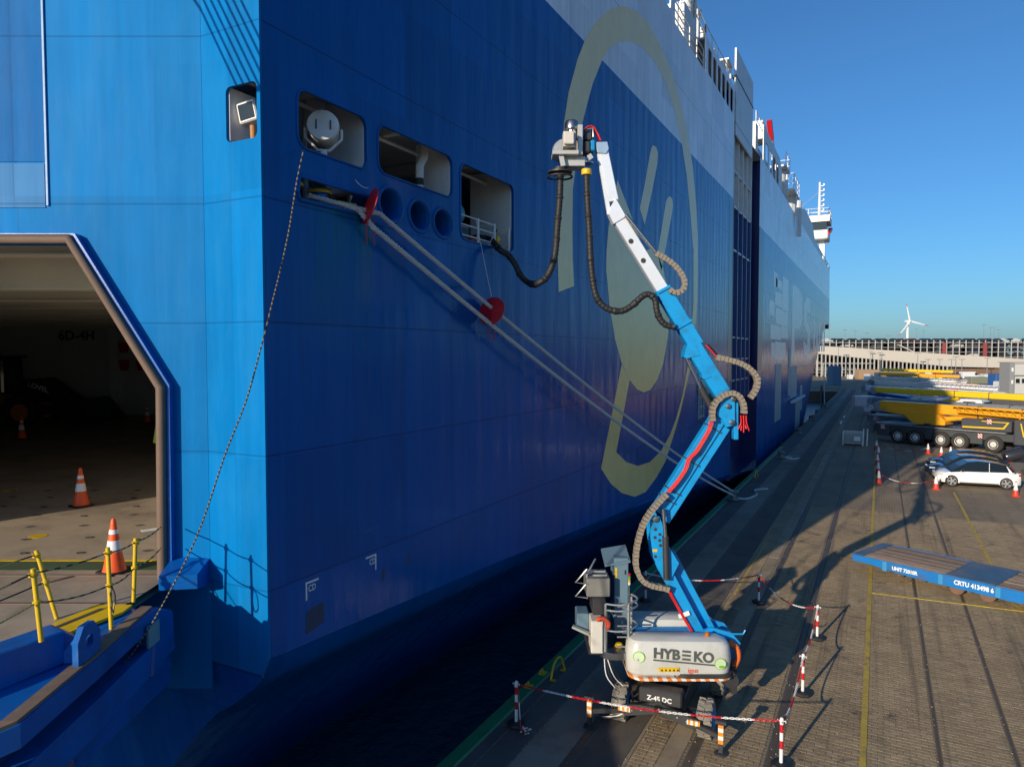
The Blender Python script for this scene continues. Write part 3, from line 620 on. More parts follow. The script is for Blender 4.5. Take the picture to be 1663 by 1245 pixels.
# cargo hold
DK = 4.45
mb = MB(FRX); mb.bb((-40, 11.21, DK - .1), (-4.9, 52, DK - .002)); mb.build('cargo_deck', DECKG, **S)
HOLD = pm('hold_wall', (.55, .54, .52), .6, var=.1, scale=.6)
mb = MB(FRX); mb.bb((-40, 41, DK), (-4.9, 41.2, 9.6)); mb.build('hold_bulkhead', HOLD, **S)
mb = MB(FRX); mb.bb((-5.1, 11.3, DK), (-4.95, 41, 10.4)); mb.build('hold_bulkhead', HOLD, **S)
mb = MB(FRX); mb.bb((-40.1, 11.3, DK), (-40, 41, 10.4)); mb.build('hold_bulkhead', HOLD, **S)
mb = MB(FRX); mb.bb((-40, 11.29, 10.3), (-4.95, 52, 10.4)); mb.build('hold_ceiling', CREAM, **S)
mb = MB(FRX); mb.bb((-30, 11.28, 10.4), (-4.9, 52, 10.45)); 
for k, (d, zb) in enumerate(((12.6, 9.75), (14.6, 9.32), (17.6, 9.3), (20.5, 9.3), (23.5, 9.3), (26.5, 9.3), (29.5, 9.3), (33, 9.3), (37, 9.3))):
    MB(FRX).bb((-39, d, zb), (-5.1, d + .16, 10.3)).build('ceiling_beam', CREAM, **S)
    MB(FRX).bb((-39, d - .12, zb - .03), (-5.1, d + .28, zb - .002)).build('beam_flange', CREAM, **S)
for r0 in (-7.5, -10.5, -13.5, -17, -21): MB(FRX).bb((r0, 11.4, 9.85), (r0 + .12, 41, 10.29)).build('ceiling_girder', CREAM, **S)
MB(FRX).bb((-23.1, 40.6, DK), (-22.6, 41, 9.5)).build('hold_pillar', SWHITE, **S)
for q in ((-22.2, 7.6), (-21.2, 7.6), (-22.2, 8.6)):
    mb = MB(FRX); mb.prism([(q[0] - .3, q[1]), (q[0] + .3, q[1]), (q[0] + .2, q[1] - .6), (q[0] - .2, q[1] - .6)], 40.5, 40.55, (), f0); mb.build('wall_sign', RED, **S)
mb = MB(FRX); text_into(mb, '6D-4H', .75, lambda a, b: (-26.2 + a, 40.97, 8.75 + b), bold=.015); mb.build('wall_letters', BLACK, **S)
# deck markings and lashing sockets in the hold
mb = MB(FRX); mb.bb((-30, 11.95, DK - .01), (-5.2, 12.04, DK + .004)); mb.build('deck_line', YEL, **S)
mb = MB(FRX); mb.bb((-30, 11.45, DK - .01), (-5.2, 11.94, DK + .003)); mb.build('deck_band', pm('deck_green', (.06, .09, .045), .7, var=.3), **S)
mb = MB(FRX); mb.beam((-7.4, 14.0, DK), (-6.0, 15.2, DK), .16, .01); mb.build('deck_line', RWHITE, **S)
for (r0, d0, mt, s) in ((-9.2, 13.6, YEL, .16), (-6.6, 14.8, YEL, .16), (-7.1, 14.9, GREEN, .4), (-14, 16, GREEN, .4), (-13, 18.2, YEL, .18), (-11.3, 18.5, YEL, .16)):
    mb = MB(FRX); mb.lathe([(s, 0), (s, .006), (.01, .006)], (r0, d0, DK - .002), 20); mb.build('lashing_spot', mt, **S)
random.seed(11)
sock = None
for i in range(9):
    for j in range(7):
        r0 = -14 + i * 1.05 + (j % 2) * .5 + random.uniform(-.12, .12); d0 = 12.5 + j * .95 + random.uniform(-.1, .1)
        if sock is None:
            mb = MB(); mb.lathe([(.06, 0), (.07, .008), (.03, .004), (.01, .0)], (0, 0, 0), 10); mb.beam((-.09, 0, .006), (.09, 0, .006), .03, .008); sock = mb.build('lashing_socket', pm('socket', (.08, .07, .06), .6), None); o = sock; par(o, ship, True)
        else:
            o = sock.copy(); COL.objects.link(o)
        p = FRX @ Vector((r0, d0, DK - .001)); o.location = p; o.rotation_euler = (0, 0, random.uniform(-.2, .9))

# ---- upper works
def rail(path, h, n, mat=SWHITE, r=.03, name='railing'):
    mb = MB(); P = resample(path, 1e9) if False else [Vector(p) for p in path]
    for k in range(1, n + 1): mb.tube([p + Vector((0, 0, h * k / n)) for p in P], r, 5)
    for a, b in zip(P, P[1:]):
        m = max(1, int((b - a).length / 1.4))
        for i in range(m + 1):
            q = a + (b - a) * i / m; mb.tube([q, q + Vector((0, 0, h))], r, 5)
    return mb.build(name, mat, **S)
rail([(HXX - .1, 31.3, 22.35), (HXX - .1, 37.2, 22.35)], 1.1, 3)
mb = MB(); mb.bb((HXX - 2.4, 34.8, 22.3), (HXX - .5, 37.28, 25.0)); mb.build('vent_house', SWHITE, bevel=.04, **S)
mb = MB(); mb.bb((HXX - 3.6, 37.35, 22.3), (HXX - 1.4, 45.2, 24.15)); mb.bb((HXX - 1.4, 37.35, 24.05), (HXX - .07, 45.3, 24.15)); mb.build('vent_house', SGREY, **S)  # overhanging roof slab is added to darken the parapet openings
rail([(HXX - 2.3, 34.9, 25.0), (HXX - .6, 34.9, 25.0), (HXX - .6, 37.2, 25.0), (HXX - .3, 38.5, 24.2), (HXX - .3, 45, 24.2)], 1.1, 2)
mb = MB(); mb.cyl((HXX - .95, 37.0, 24.9), (HXX - .95, 37.0, 34), .27, .24, 20); mb.build('deck_mast', SWHITE, smooth=40, **S)
mb = MB(); mb.cyl((HXX - .75, 37.7, 24.2), (HXX - .75, 37.7, 34), .09); mb.cyl((HXX - .7, 38.0, 24.2), (HXX - .7, 38.0, 34), .05); mb.build('mast_pipe', SWHITE, smooth=40, **S)
mb = MB()
for x in (-.55, -.9): mb.tube([(HXX + x, 34.3, 22.3), (HXX + x, 34.3, 34)], .035, 5)
for i in range(26): mb.tube([(HXX - .55, 34.3, 22.6 + i * .4), (HXX - .9, 34.3, 22.6 + i * .4)], .025, 5)
mb.build('mast_ladder', SWHITE, **S)
for y, h in ((39.2, 1.9), (40.5, 1.5), (42.8, 1.2)): MB().lathe([(.16, 0), (.16, h), (.24, h), (.24, h + .3), (.05, h + .36)], (HXX - .9, y, 24.2), 12).build('deck_vent', SWHITE, smooth=40, **S)
mb = MB(); mb.bb((HXX - 1.8, 44.3, 24.2), (HXX - .3, 45.9, 24.35)); mb.bb((HXX - 1.7, 44.4, 25.6), (HXX - .2, 45.9, 25.7))
for x in (-.35, -1.6):
    for y in (44.5, 45.8): mb.cyl((HXX + x, y, 24.3), (HXX + x, y, 25.65), .06)
mb.build('ramp_winch_platform', SWHITE, **S)
mb = MB(); mb.bb((HXX - 2.6, 56.2, 22.6), (HXX - .4, 57.4, 25.3)); mb.build('deck_locker', SWHITE, **S)
mb = MB(); mb.bb((HXX - 3.0, 60.5, 25.2), (HXX - .5, 62.6, 26.7)); mb.build('deck_cabin', SWHITE, bevel=.05, **S)
mb = MB(); mb.bb((HXX - 2.8, 57.5, 22.6), (HXX - 1.2, 69, 25.2)); mb.build('deckhouse', SGREY, **S)
rail([(HXX - .6, 57.6, 25.35), (HXX - .6, 61, 25.3)], 1.2, 2)
cr = MB().lathe([(.6, 0), (.5, .4), (.35, 2.3)], (HXX - .6, 68.4, 22.3), 14).build('deck_crane', SWHITE, smooth=40, **S)
MB().beam((HXX - .5, 68.2, 24.4), (HXX - .6, 66.2, 26.6), .32, .34).build('crane_jib', pm('jib_grey', (.35, .33, .32), .5), cr, True)
MB().beam((HXX - .601, 66.2, 26.6), (HXX - .66, 65.2, 28.0), .4, .4).build('crane_tip', RED, cr, True)
mb = MB(); mb.bb((HXX - 1.2, 70.2, 25.2), (HXX + .2, 73.6, 25.35)); mb.build('crane_platform', SWHITE, **S)
rail([(HXX + .15, 70.2, 25.35), (HXX + .15, 73.5, 25.35), (HXX - 1.1, 73.5, 25.35)], 1.2, 2)
mb = MB(); mb.cyl((HXX - .6, 72, 22.5), (HXX - .6, 72, 25.2), .5, .6, 12); mb.cyl((HXX - .3, 75, 22.5), (HXX - .3, 75, 26.2), .14); mb.build('platform_column', SWHITE, smooth=40, **S)
mb = MB(); mb.bb((HXX - 1.5, 76.2, 24.2), (HXX + .3, 81.5, 24.4)); mb.cyl((HXX - .6, 79.6, 20.6), (HXX - .6, 79.6, 24.2), .6, .9, 12); mb.build('rescue_platform', SWHITE, **S)
rail([(HXX - 1.4, 76.3, 24.4), (HXX + .25, 76.3, 24.4), (HXX + .25, 81.4, 24.4)], 1.5, 3)
mb = MB(); mb.cyl((HXX - .2, 84, 20.8), (HXX - .2, 84, 24.6), .5); mb.build('liferaft_canister', SWHITE, smooth=40, **S)
# bridge wing and radar mast
bw = MB().bb((HXX - 14, 124, 26.2), (HXX + .5, 129, 27.7)).build('bridge_wing', SWHITE, bevel=.15, **S)
MB().bb((HXX - 13, 123.95, 27.7), (HXX + .3, 128.8, 28.9)).build('bridge_windows', DKGLASS, bw, True)
MB().bb((HXX - 14, 123.6, 28.9), (HXX + .7, 129.3, 29.9)).build('bridge_roof', SWHITE, bw, True)
for x, y in ((-3.0, 125), (-.9, 126)): MB().bb((HXX + x, y, 22.3), (HXX + x + .8, y + 1, 26.2)).build('wing_support', SWHITE, **S)
rail([(HXX - 7, 123.7, 29.9), (HXX + .6, 123.7, 29.9), (HXX + .6, 129.1, 29.9)], 1.1, 2, r=.05)
mb = MB(); mb.cyl((HXX - .9, 125, 29.9), (HXX - .9, 125, 35.4), .25, .16, 10)
for i in range(6): mb.beam((HXX - .9, 125, 30.8 + i * .8), (HXX - .3, 125, 30.8 + i * .8), .1, .1); mb.bb((HXX - .4, 124.9, 30.8 + i * .8), (HXX - .2, 125.1, 31.1 + i * .8))
mb.beam((HXX - 2.2, 125, 30.6), (HXX + .4, 125, 30.6), .12, .12); mb.build('signal_mast', SWHITE, **S)
mb = MB(); mb.tube([(HXX - .9, 125, 34), (HXX - 5, 123, 30)], .03, 4); mb.build('mast_stay', SGREY, **S)
MB().beam((HXX + .5, 124.2, 27.0), (HXX + .7, 127.5, 28.2), .5, .4).build('lifebuoy_rack', RED, **S)
for y, h in ((116, 1.4), (133, 2.4), (136, 1.4)): MB().bb((HXX - 1.5, y, 22.3), (HXX - .5, y + 1.6, 22.3 + h)).build('bow_locker', SWHITE, **S)
mb = MB(); mb.bb((HXX - 2, 140.5, 12.4), (HXX - .2, 142.2, 13.3)); mb.build('bow_ledge', BRPIPE, **S)
# pilot doors and boat gear forward
PG = pm('boat_grey', (.36, .4, .42), .5, var=.2)
for (y0, y1, z0, z1, d) in ((66.5, 70.5, 1.8, 7.0, .5), (76.5, 78.2, 3.6, 8.6, .5), (78.5, 84.5, 3.2, 6.6, .7), (84, 88.5, -.6, 3.0, 1.1), (88.8, 91, 1.2, 4.2, .8)):
    MB().bb((HXX - .05, y0, z0), (HXX + .05, y1, z1)).build('pilot_door', PG, bevel=.05, **S)
MB().bb((HXX + .19, 77, 2.9), (HXX + .5, 90, 3.1)).build('boarding_rail', SWHITE, **S)
mb = MB()
for y in (36.4, 36.9, 37.5): mb.bb((HXX + .01, y - .04, 4.6), (HXX + .08, y + .04, 6.4))
for z in (4.7, 5.2, 5.7, 6.2): mb.bb((HXX + .01, 36.3, z), (HXX + .07, 37.6, z + .05))
mb.build('ladder_door', PG, **S)

# ================================================================ stern ramp
rp = FRX @ Vector((-9, 9, 4.4))
ramp = thing('stern_ramp', 'lowered blue stern ramp with yellow edge stripe leading into the ship opening', 'ramp', tuple(rp))
P_ = dict(parent=ramp, world=True)
def zr(d): return 4.45 if d > 9.9 else (4.45 - (9.9 - d) * .05 if d > 7 else 4.305 - (7 - d) * .165)
STAT = [11.18, 9.92, 9.88, 7, 2, -5, -12, -18.5]
mb = MB(FRX)
rows = [[(-18, d, zr(d)), (-5.45 if d > 9.9 else (-5.6 - (9.9 - d) * .42 if d > 7 else -6.82), d, zr(d))] for d in STAT]
lo = [[(a[0], a[1], a[2] - .12) for a in r_] for r_ in rows]
mb.grid(rows); mb.grid(lo); mb.build('ramp_deck', DECKG, **P_)
mb = MB(FRX); mb.bb((-14, 9.87, 4.38), (-5.46, 9.93, 4.462)); mb.bb((-14, 11.14, 4.38), (-5.46, 11.19, 4.466)); mb.build('hinge_strip', BRPIPE, **P_)
mb = MB(FRX)
q = [(-5.87, 9.85), (-5.36, 9.85), (-5.36, 9.6), (-6.05, 8.36), (-6.85, 7.02), (-7.3, 7.02), (-6.27, 8.68)]
mb.prism(q, -.03, .008, (), lambda u, v, d: (u, v, zr(v) + d)); mb.build('edge_stripe', YEL, **P_)
for a, b in (((-7.0, 11.1), (-9.5, 7.2)), ((-5.7, 9.7), (-6.2, 8.55))):
    mb = MB(FRX); mb.beam((a[0], a[1], zr(a[1]) + .012), (b[0], b[1], zr(b[1]) + .012), .07, .01); mb.build('deck_joint', BRPIPE, **P_)
# lower blue edge channel and girder
E1 = [(-5.5, 9.85), (-5.02, 9.85), (-5.0, 8), (-5.0, 7.0), (-5.9, 6.2), (-6.5, 5), (-6.5, -18.5), (-7.8, -18.5), (-7.8, 5), (-7.6, 6), (-6.9, 7.0), (-6.05, 8.33)]
mb = MB(FRX); mb.prism(E1, -.12, -.05, (), lambda u, v, d: (u, v, zr(v) + d)); mb.build('edge_channel', BLUED, **P_)
ED = [(-5.08, 9.85), (-5.02, 8.4), (-5.0, 7.0), (-5.45, 6.5), (-5.9, 5.9), (-6.5, 5.0), (-6.5, -18.5)]
def along(pts, w, z0, z1, xo=0):
    secs = []
    for (r0, d0) in pts: secs.append([(r0 + xo - w, d0, zr(d0) + z0), (r0 + xo, d0, zr(d0) + z0), (r0 + xo, d0, zr(d0) + z1), (r0 + xo - w, d0, zr(d0) + z1)])
    return MB(FRX).loft(secs)
along(ED, .16, -.05, -.012).build('rubbing_strip', pm('worn_wood', (.19, .125, .085), .8, var=.4, scale=8), ramp, True)
along(ED, .04, -.30, -.052, .03).build('side_girder', BLUED, ramp, True)
along(ED, .35, -.95, -.55, .02).build('side_girder', BLUED, ramp, True)
along(ED, .05, -.56, -.29, -.25).build('girder_web', pm('girder_dark', (.003, .02, .09), .5), ramp, True)
mb = MB(FRX); mb.add([(-5.02, 9.86, 4.42), (-5.02, 10.35, 4.2), (-5.02, 10.4, 3.6), (-5.02, 9.7, 3.45), (-5.3, 9.86, 4.42), (-5.3, 10.35, 4.2), (-5.3, 10.4, 3.6), (-5.3, 9.7, 3.45)], [(0, 1, 2, 3), (4, 5, 6, 7), (0, 1, 5, 4), (1, 2, 6, 5), (2, 3, 7, 6), (3, 0, 4, 7)]); mb.build('hinge_arm', BLUED, bevel=.03, **P_)
mb = MB(FRX); mb.bb((-5.01, 9.55, 3.95), (-4.98, 9.85, 4.25)); mb.build('hinge_plate', pm('pale_plate', (.16, .3, .34), .5), **P_)
mb = MB(FRX); mb.bb((-6.4, 8.2, 3.0), (-5.2, 10.6, 3.4)); mb.bb((-13.5, 2, 3.2), (-5.8, 10.8, 3.5)); mb.build('under_beam', BLUED, **P_)
# raised coaming, lug, stanchions
mb = MB(FRX); mb.loft([[(-5.52, 8.75, zr(8.7) - .05), (-5.36, 8.62, zr(8.7) - .05), (-5.36, 8.62, zr(8.7) + .1), (-5.52, 8.75, zr(8.7) + .1)], [(-5.6, 8.45, zr(8.4) - .05), (-5.3, 8.25, zr(8.4) - .05), (-5.3, 8.25, 4.72), (-5.6, 8.45, 4.72)], [(-6.5, 6.9, 4.2), (-6.2, 6.7, 4.2), (-6.2, 6.7, 4.66), (-6.5, 6.9, 4.66)], [(-7.1, 5.6, 3.9), (-6.8, 5.4, 3.9), (-6.8, 5.4, 4.15), (-7.1, 5.6, 4.15)], [(-7.1, -20, .0), (-6.8, -20, .0), (-6.8, -20, .2), (-7.1, -20, .2)]]); mb.build('kerb', BLUED, bevel=.015, **P_)
mb = MB(FRX); mb.prism([(8.1, 4.33), (8.55, 4.33), (8.55, 4.62), (8.42, 4.78), (8.22, 4.78), (8.1, 4.62)], -5.12, -5.05, [rrect(8.25, 4.5, 8.4, 4.64, .03, 2)], lambda u, v, d: (d, u, v)); mb.build('lashing_lug', BLUED, **P_)
mb = MB(FRX); mb.add([(-5.12, 8.3, 4.7), (-5.12, 8.3, 4.33), (-5.42, 8.3, 4.33), (-5.12, 8.24, 4.7), (-5.12, 8.24, 4.33), (-5.42, 8.24, 4.33)], [(0, 1, 2), (5, 4, 3), (0, 1, 4, 3), (1, 2, 5, 4), (2, 0, 3, 5)]); mb.build('lug_gusset', BLUED, **P_)
SP = [((-5.41, 9.98, 4.45), (-5.36, 9.98, 5.37)), ((-5.29, 9.2, 4.36), (-5.31, 9.2, 5.45)), ((-5.36, 7.93, 4.72), (-5.43, 7.93, 5.56)), ((-6.13, 9.39, 4.43), (-6.38, 9.39, 5.36))]
for a, b in SP:
    mb = MB(FRX); mb.cyl(a, b, .028, None, 10); mb.cyl(Vector(b) - Vector((0, 0, .09)), Vector(b) - Vector((0, 0, .05)), .05); mb.cyl(Vector(a) + (Vector(b) - Vector(a)) * .52, Vector(a) + (Vector(b) - Vector(a)) * .56, .045); mb.build('stanchion', YEL, smooth=40, **P_)
YBROPE = stripes('yellow_black_rope', (.42, .34, .12), (.03, .03, .025), .09, 0, .8, .5)
def rope(name, pts, r, mat, strands=3, pitch=.14, **kw):
    pts = resample(pts, pitch / 7); mb = MB()
    for s in range(strands):
        path = []
        a = None
        for k, p in enumerate(pts):
            d = (pts[min(k + 1, len(pts) - 1)] - pts[max(k - 1, 0)]).normalized()
            if a is None: a, b = mb.frame(d)
            else: a = (a - d * a.dot(d)).normalized(); b = a.cross(d)
            t = 2 * math.pi * (k / 7 + s / strands); path.append(p + (a * math.cos(t) + b * math.sin(t)) * r * .5)
        mb.tube(path, r * .56, 5)
    return mb.build(name, mat, smooth=60, **kw)
def sag(a, b, s, n=8):
    a, b = Vector(a), Vector(b); return [a + (b - a) * (i / n) - Vector((0, 0, s * 4 * (i / n) * (1 - i / n))) for i in range(n + 1)]
FP = lambda p: FRX @ Vector(p)
for f, s in ((.94, .03), (.54, .05)):
    def at(i): a, b = SP[i]; return FP(Vector(a) + (Vector(b) - Vector(a)) * f)
    for a, b in ((FP((-5.46, 10.9, 5.3 if f > .9 else 4.98)), at(0)), (at(0), at(1)), (at(1), at(2)), (at(2), FP((-6.2, 5.2, 5.2 if f > .9 else 4.8))), (at(3), FP((-7.6, 6.0, 5.2 if f > .9 else 4.7)))):
        o = rope('guard_rope', sag(a, b, s), .011, YBROPE); par(o, ramp, True)
mb = MB(); p = FP((-5.27, 9.18, 4.95))
mb.tube(spline([p, p + Vector((.08, 0, -.12)), p + Vector((.09, -.03, -.3)), p + Vector((.02, 0, -.36)), p + Vector((-.02, 0, -.2)), p], 5), .012, 6); mb.build('rope_coil', YBROPE, ramp, True)

# hoisting wires between the stern and the ramp edge
for k in range(7):
    a = Vector((-13.5 + .14 * k, 3.94, 20.0)); b = Vector((-9.40 + .14 * k, 3.94, 13.0 + .0 * k)); MB().tube([a, b], .022, 6).build('hoisting_wire', DKST, ramp, True)
MB().beam((-9.5, 3.94, 12.97), (-8.45, 3.94, 12.97), .08, .07).build('wire_spreader', DKST, ramp, True)
MB().tube([(-8.5, 3.94, 12.95), tuple(FRX @ Vector((-6.6, 4.0, 3.9)))], .03, 6).build('pendant_wire', DKST, ramp, True)
MB().beam((-13.1, 3.8, 20.05), (-14.0, 6.3, 20.05), 1.2, .3).build('hoist_bracket', BLUED, ramp, True)

# ================================================================ traffic cones in the hold
def cone(name, loc, label, h, bands, mats, group, base=.36, dark=True, pts=24):
    t = thing(name, label, 'cone', loc, 0, group)
    mb = MB(); mb.box((0, 0, .02), (base, base, .04)); mb.build('base', BLACK if dark else mats[0], t, bevel=.012)
    r0, r1 = base * .42, .032; Rz = lambda z: r0 + (r1 - r0) * z / h
    prof = [(r0 * 1.08, .04), (r0, .06)] + [(Rz(z), z) for z in (.3 * h, .6 * h, .9 * h, .97 * h)] + [(r1 * .6, h)]
    MB().lathe(prof, (0, 0, 0), pts).build('body', mats[0], t, smooth=40)
    for z0, z1 in bands: MB().lathe([(Rz(z0 * h) + .003, z0 * h), (Rz(z1 * h) + .003, z1 * h)], (0, 0, 0), pts).build('reflective_band', mats[1], t, smooth=40)
    return t
for q, hh, lab in (((-6.45, 11.35), .88, 'tall orange traffic cone at the sill of the ship opening beside the yellow stanchions'), ((-10.0, 16.3), .9, 'orange traffic cone on the sunlit cargo deck with a long shadow'), ((-7.35, 16.9), .9, 'orange traffic cone half hidden behind the door frame'), ((-20.3, 29.2), .95, 'shaded red traffic cone before the dark wheel loader'), ((-18.6, 36.0), .95, 'shaded red traffic cone near the hold pillar by the loader bucket')):
    p = FRX @ Vector((q[0], q[1], DK)); cone('traffic_cone', tuple(p), lab, hh, ((.40, .60), (.72, .80)), (ORG, REFL), 'cones on the cargo deck', .4)
mb = MB(FRX); mb.box((-9.22, 18.5, DK + 1.42), (.3, .05, .5), Matrix.Rotation(R(10), 4, 'Y')); mb.box((-9.1, 18.54, DK + .6), (.05, .05, 1.2)); mb.box((-9.1, 18.54, DK + .03), (.3, .3, .06))  # lime board and stand put in for a worker's hi-vis sleeve
tag(mb.build('sleeve_stand_in', [pm('lime', (.45, .62, .03), .5)]), 'lime green board on an added stand in place of a hi-vis sleeve behind the door frame', 'board')

# ================================================================ wheel loader in the hold
lp = FRX @ Vector((-25.0, 34.5, DK))
ld = thing('wheel_loader', 'dark wheel loader with orange rims parked in the shaded cargo hold', 'loader', tuple(lp), R(27.433))
LY = pm('loader_black', (.02, .018, .018), .45); LO = pm('loader_orange', (.6, .16, .02), .45)
MB().bb((-2.6, -.9, .9), (-.3, .9, 1.9)).build('engine_cover', LO, ld, bevel=.08)
MB().bb((-.9, -.75, 1.6), (.7, .75, 3.3)).build('cab', DKGLASS, ld, bevel=.08)
MB().bb((-1.0, -.85, 3.3), (.85, .85, 3.45)).build('cab_roof', LY, ld, bevel=.04)
MB().bb((-2.4, -.5, .6), (2.3, .5, 1.0)).build('chassis', LY, ld)
mb = MB()
for s in (-.45, .45): mb.prism([(.5, 1.0), (1.6, 2.3), (2.4, 2.35), (4.2, 1.1), (4.1, .8), (2.2, 1.5), (1.2, 1.0)], s - .08, s + .08, (), lambda u, v, d: (u, d, v))
arm = mb.build('lift_arm', LY, ld)
mb = MB(); text_into(mb, 'LOVEL', .34, lambda a, b: (1.75 + a, -.54, 1.95 + b - .32 * a), bold=.01); mb.build('lettering', RWHITE, arm)
MB().prism([(4.0, .3), (5.3, .25), (5.4, .4), (4.6, 1.4), (4.0, 1.2)], -1.35, 1.35, (), lambda u, v, d: (u, d, v)).build('bucket', LY, ld)
for x in (-1.75, 1.75):
    for y in (-.95, .95):
        w = MB().lathe([(.4, -.24), (.68, -.22), (.74, -.1), (.74, .1), (.68, .22), (.4, .24)], (x, y, .74), 24, (0, 1, 0)).build('tyre', TYRE, ld, smooth=40)
        MB().lathe([(.1, -.255), (.4, -.26), (.42, -.2), (.42, .2), (.4, .26), (.1, .255)], (x, y, .74), 20, (0, 1, 0)).build('rim', LO, w, smooth=40)

# ================================================================ mooring lines, rat guards
BOL = Vector((-6.9, 39.4, .42))
A1 = [Vector((-8.5, 9.0, 10.62)), Vector((-8.16, 9.75, 10.52)), Vector((-8.03, 10.30, 10.50))]
A2 = [Vector((-8.5, 9.2, 10.60)), Vector((-8.14, 9.85, 10.50)), Vector((-8.0, 10.08, 10.22))]
o = rope('mooring_rope', A1 + sag(A1[-1], BOL + Vector((0, .15, .02)), .3, 24)[1:], .046, ROPE, 3, .22); tag(o, 'upper thick grey mooring rope from the ship fairlead to the quay bollard', 'rope', 'twin mooring ropes')
o = rope('mooring_rope', A2 + sag(A2[-1], BOL + Vector((0, -.1, -.1)), .45, 24)[1:], .05, ROPE, 3, .24); tag(o, 'lower thick grey mooring rope from the ship fairlead to the quay bollard', 'rope', 'twin mooring ropes')
def on_rope(t): return (A1[-1] + (BOL - A1[-1]) * t) - Vector((0, 0, .4 * 4 * t * (1 - t)))
rd = (BOL - A1[-1]).normalized()
for t, lab, ax2 in ((-.009, 'red rat guard disc on the mooring ropes close to the fairlead', Vector((.5, .8, -.3))), (.133, 'red round rat guard disc midway along the mooring ropes', rd)):
    c = on_rope(t) - Vector((0, 0, .02)); ax2 = ax2.normalized()
    g = thing('rat_guard', lab, 'rat guard', tuple(c), 0, 'rat guards on the mooring ropes')
    MB().lathe([(.02, -.05), (.33, -.012), (.34, 0), (.33, .012), (.02, .05)], c, 28, ax2).build('disc', RED, g, True, smooth=40)
    for s in (-.09, .12):
        mb = MB()
        for i in range(9):
            z = -.22 - i * .05; w = Vector((.0, s, z)); mb.tube([c + w + Vector((0, .014, 0)), c + w + Vector((0, .014, -.05)), c + w + Vector((0, -.014, -.05)), c + w + Vector((0, -.014, 0)), c + w + Vector((0, .014, 0))], .006, 4)
        mb.build('hanging_chain', RED, g, True)
o = rope('thin_line', sag((-8.22, 9.83, 11.06), on_rope(-.009) + Vector((0, 0, .3)), .06), .006, RWHITE); tag(o, 'thin white line from the searchlight opening to the upper rat guard', 'line')
o = rope('thin_line', sag((-8.1, 13.85, 11.0), on_rope(.133) + Vector((0, 0, .3)), .02), .006, RWHITE); tag(o, 'thin white line from the hose opening down to the middle rat guard', 'line')
gl = [(-7.143, 7.446, 10.851), (-7.194, 7.42, 10.406), (-7.3, 7.365, 9.731), (-7.421, 7.302, 9.137), (-7.541, 7.24, 8.626), (-7.198, 6.742, 8.105), (-7.388, 6.643, 7.377), (-7.651, 6.507, 6.644), (-7.994, 6.329, 5.576), (-8.432, 6.101, 4.622), (-8.787, 5.917, 3.996), (-9.125, 5.741, 3.577)]
gl = [Vector(p) for p in gl]
gl[0] = Vector((-8.12, 8.52, 11.2))
TAGR = stripes('speckled_rope', (.22, .21, .15), (.02, .02, .02), .07, 2, .8, .5)
o = rope('tag_line', spline(gl, 6), .011, TAGR); tag(o, 'thin speckled tag line hanging from the stern window down to the ramp', 'rope')

# ================================================================ articulated boom lift
LO_ = Vector((-4.05, 15.7, 0)); LR = R(27.433)
lift = thing('boom_lift', 'articulated blue boom lift with grey engine covers and a tool head at its tip', 'lift', tuple(LO_), LR)
CHX = Matrix.Rotation(-LR + R(4), 4, 'Z')         # chassis stands along the quay
def wheel(x, y, mat=TYREG):
    mb = MB(CHX); mb.lathe([(.2, -.15), (.33, -.155), (.365, -.11), (.37, 0), (.365, .11), (.33, .155), (.2, .15)], (x, y, .37), 28, (1, 0, 0)); w = mb.build('tyre', mat, lift, smooth=40)
    mb = MB(CHX)
    for i in range(14):
        t = 2 * math.pi * i / 14
        for s in (-1, 1):
            t2 = t + (s > 0) * math.pi / 14
            c = Vector((x + s * .07, y + .37 * math.cos(t2), .37 + .37 * math.sin(t2)))
            mb.box(c, (.14, .055, .05), Matrix.Rotation(t2 - math.pi / 2, 3, 'X') @ Matrix.Rotation(s * .35, 3, 'Z'))
    mb.build('tread', mat, w)
    for s in (-1, 1): MB(CHX).lathe([(.21, 0), (.2, .03), (.1, .02), (.02, .05)], (x + s * .15, y, .37), 20, (s, 0, 0)).build('rim', LBLUE, w, smooth=40)
for x in (-.9, .9):
    for y in (-1.0, 1.02): wheel(x, y)
mb = MB(CHX); mb.bb((-.5, -1.15, .42), (.5, 1.2, .8)); mb.bb((-.45, -1.35, .62), (.45, -1.0, .92)); mb.build('chassis', DKST, lift, bevel=.03)
for y in (-1.0, 1.02): MB(CHX).bb((-.95, y - .1, .33), (.95, y + .1, .48)).build('axle', DKST, lift, bevel=.02)
mb = MB(CHX); text_into(mb, 'Z-45 DC', .14, lambda a, b: (-.27 + a, -1.357, .70 + b), bold=.004); mb.build('model_lettering', RWHITE, lift)
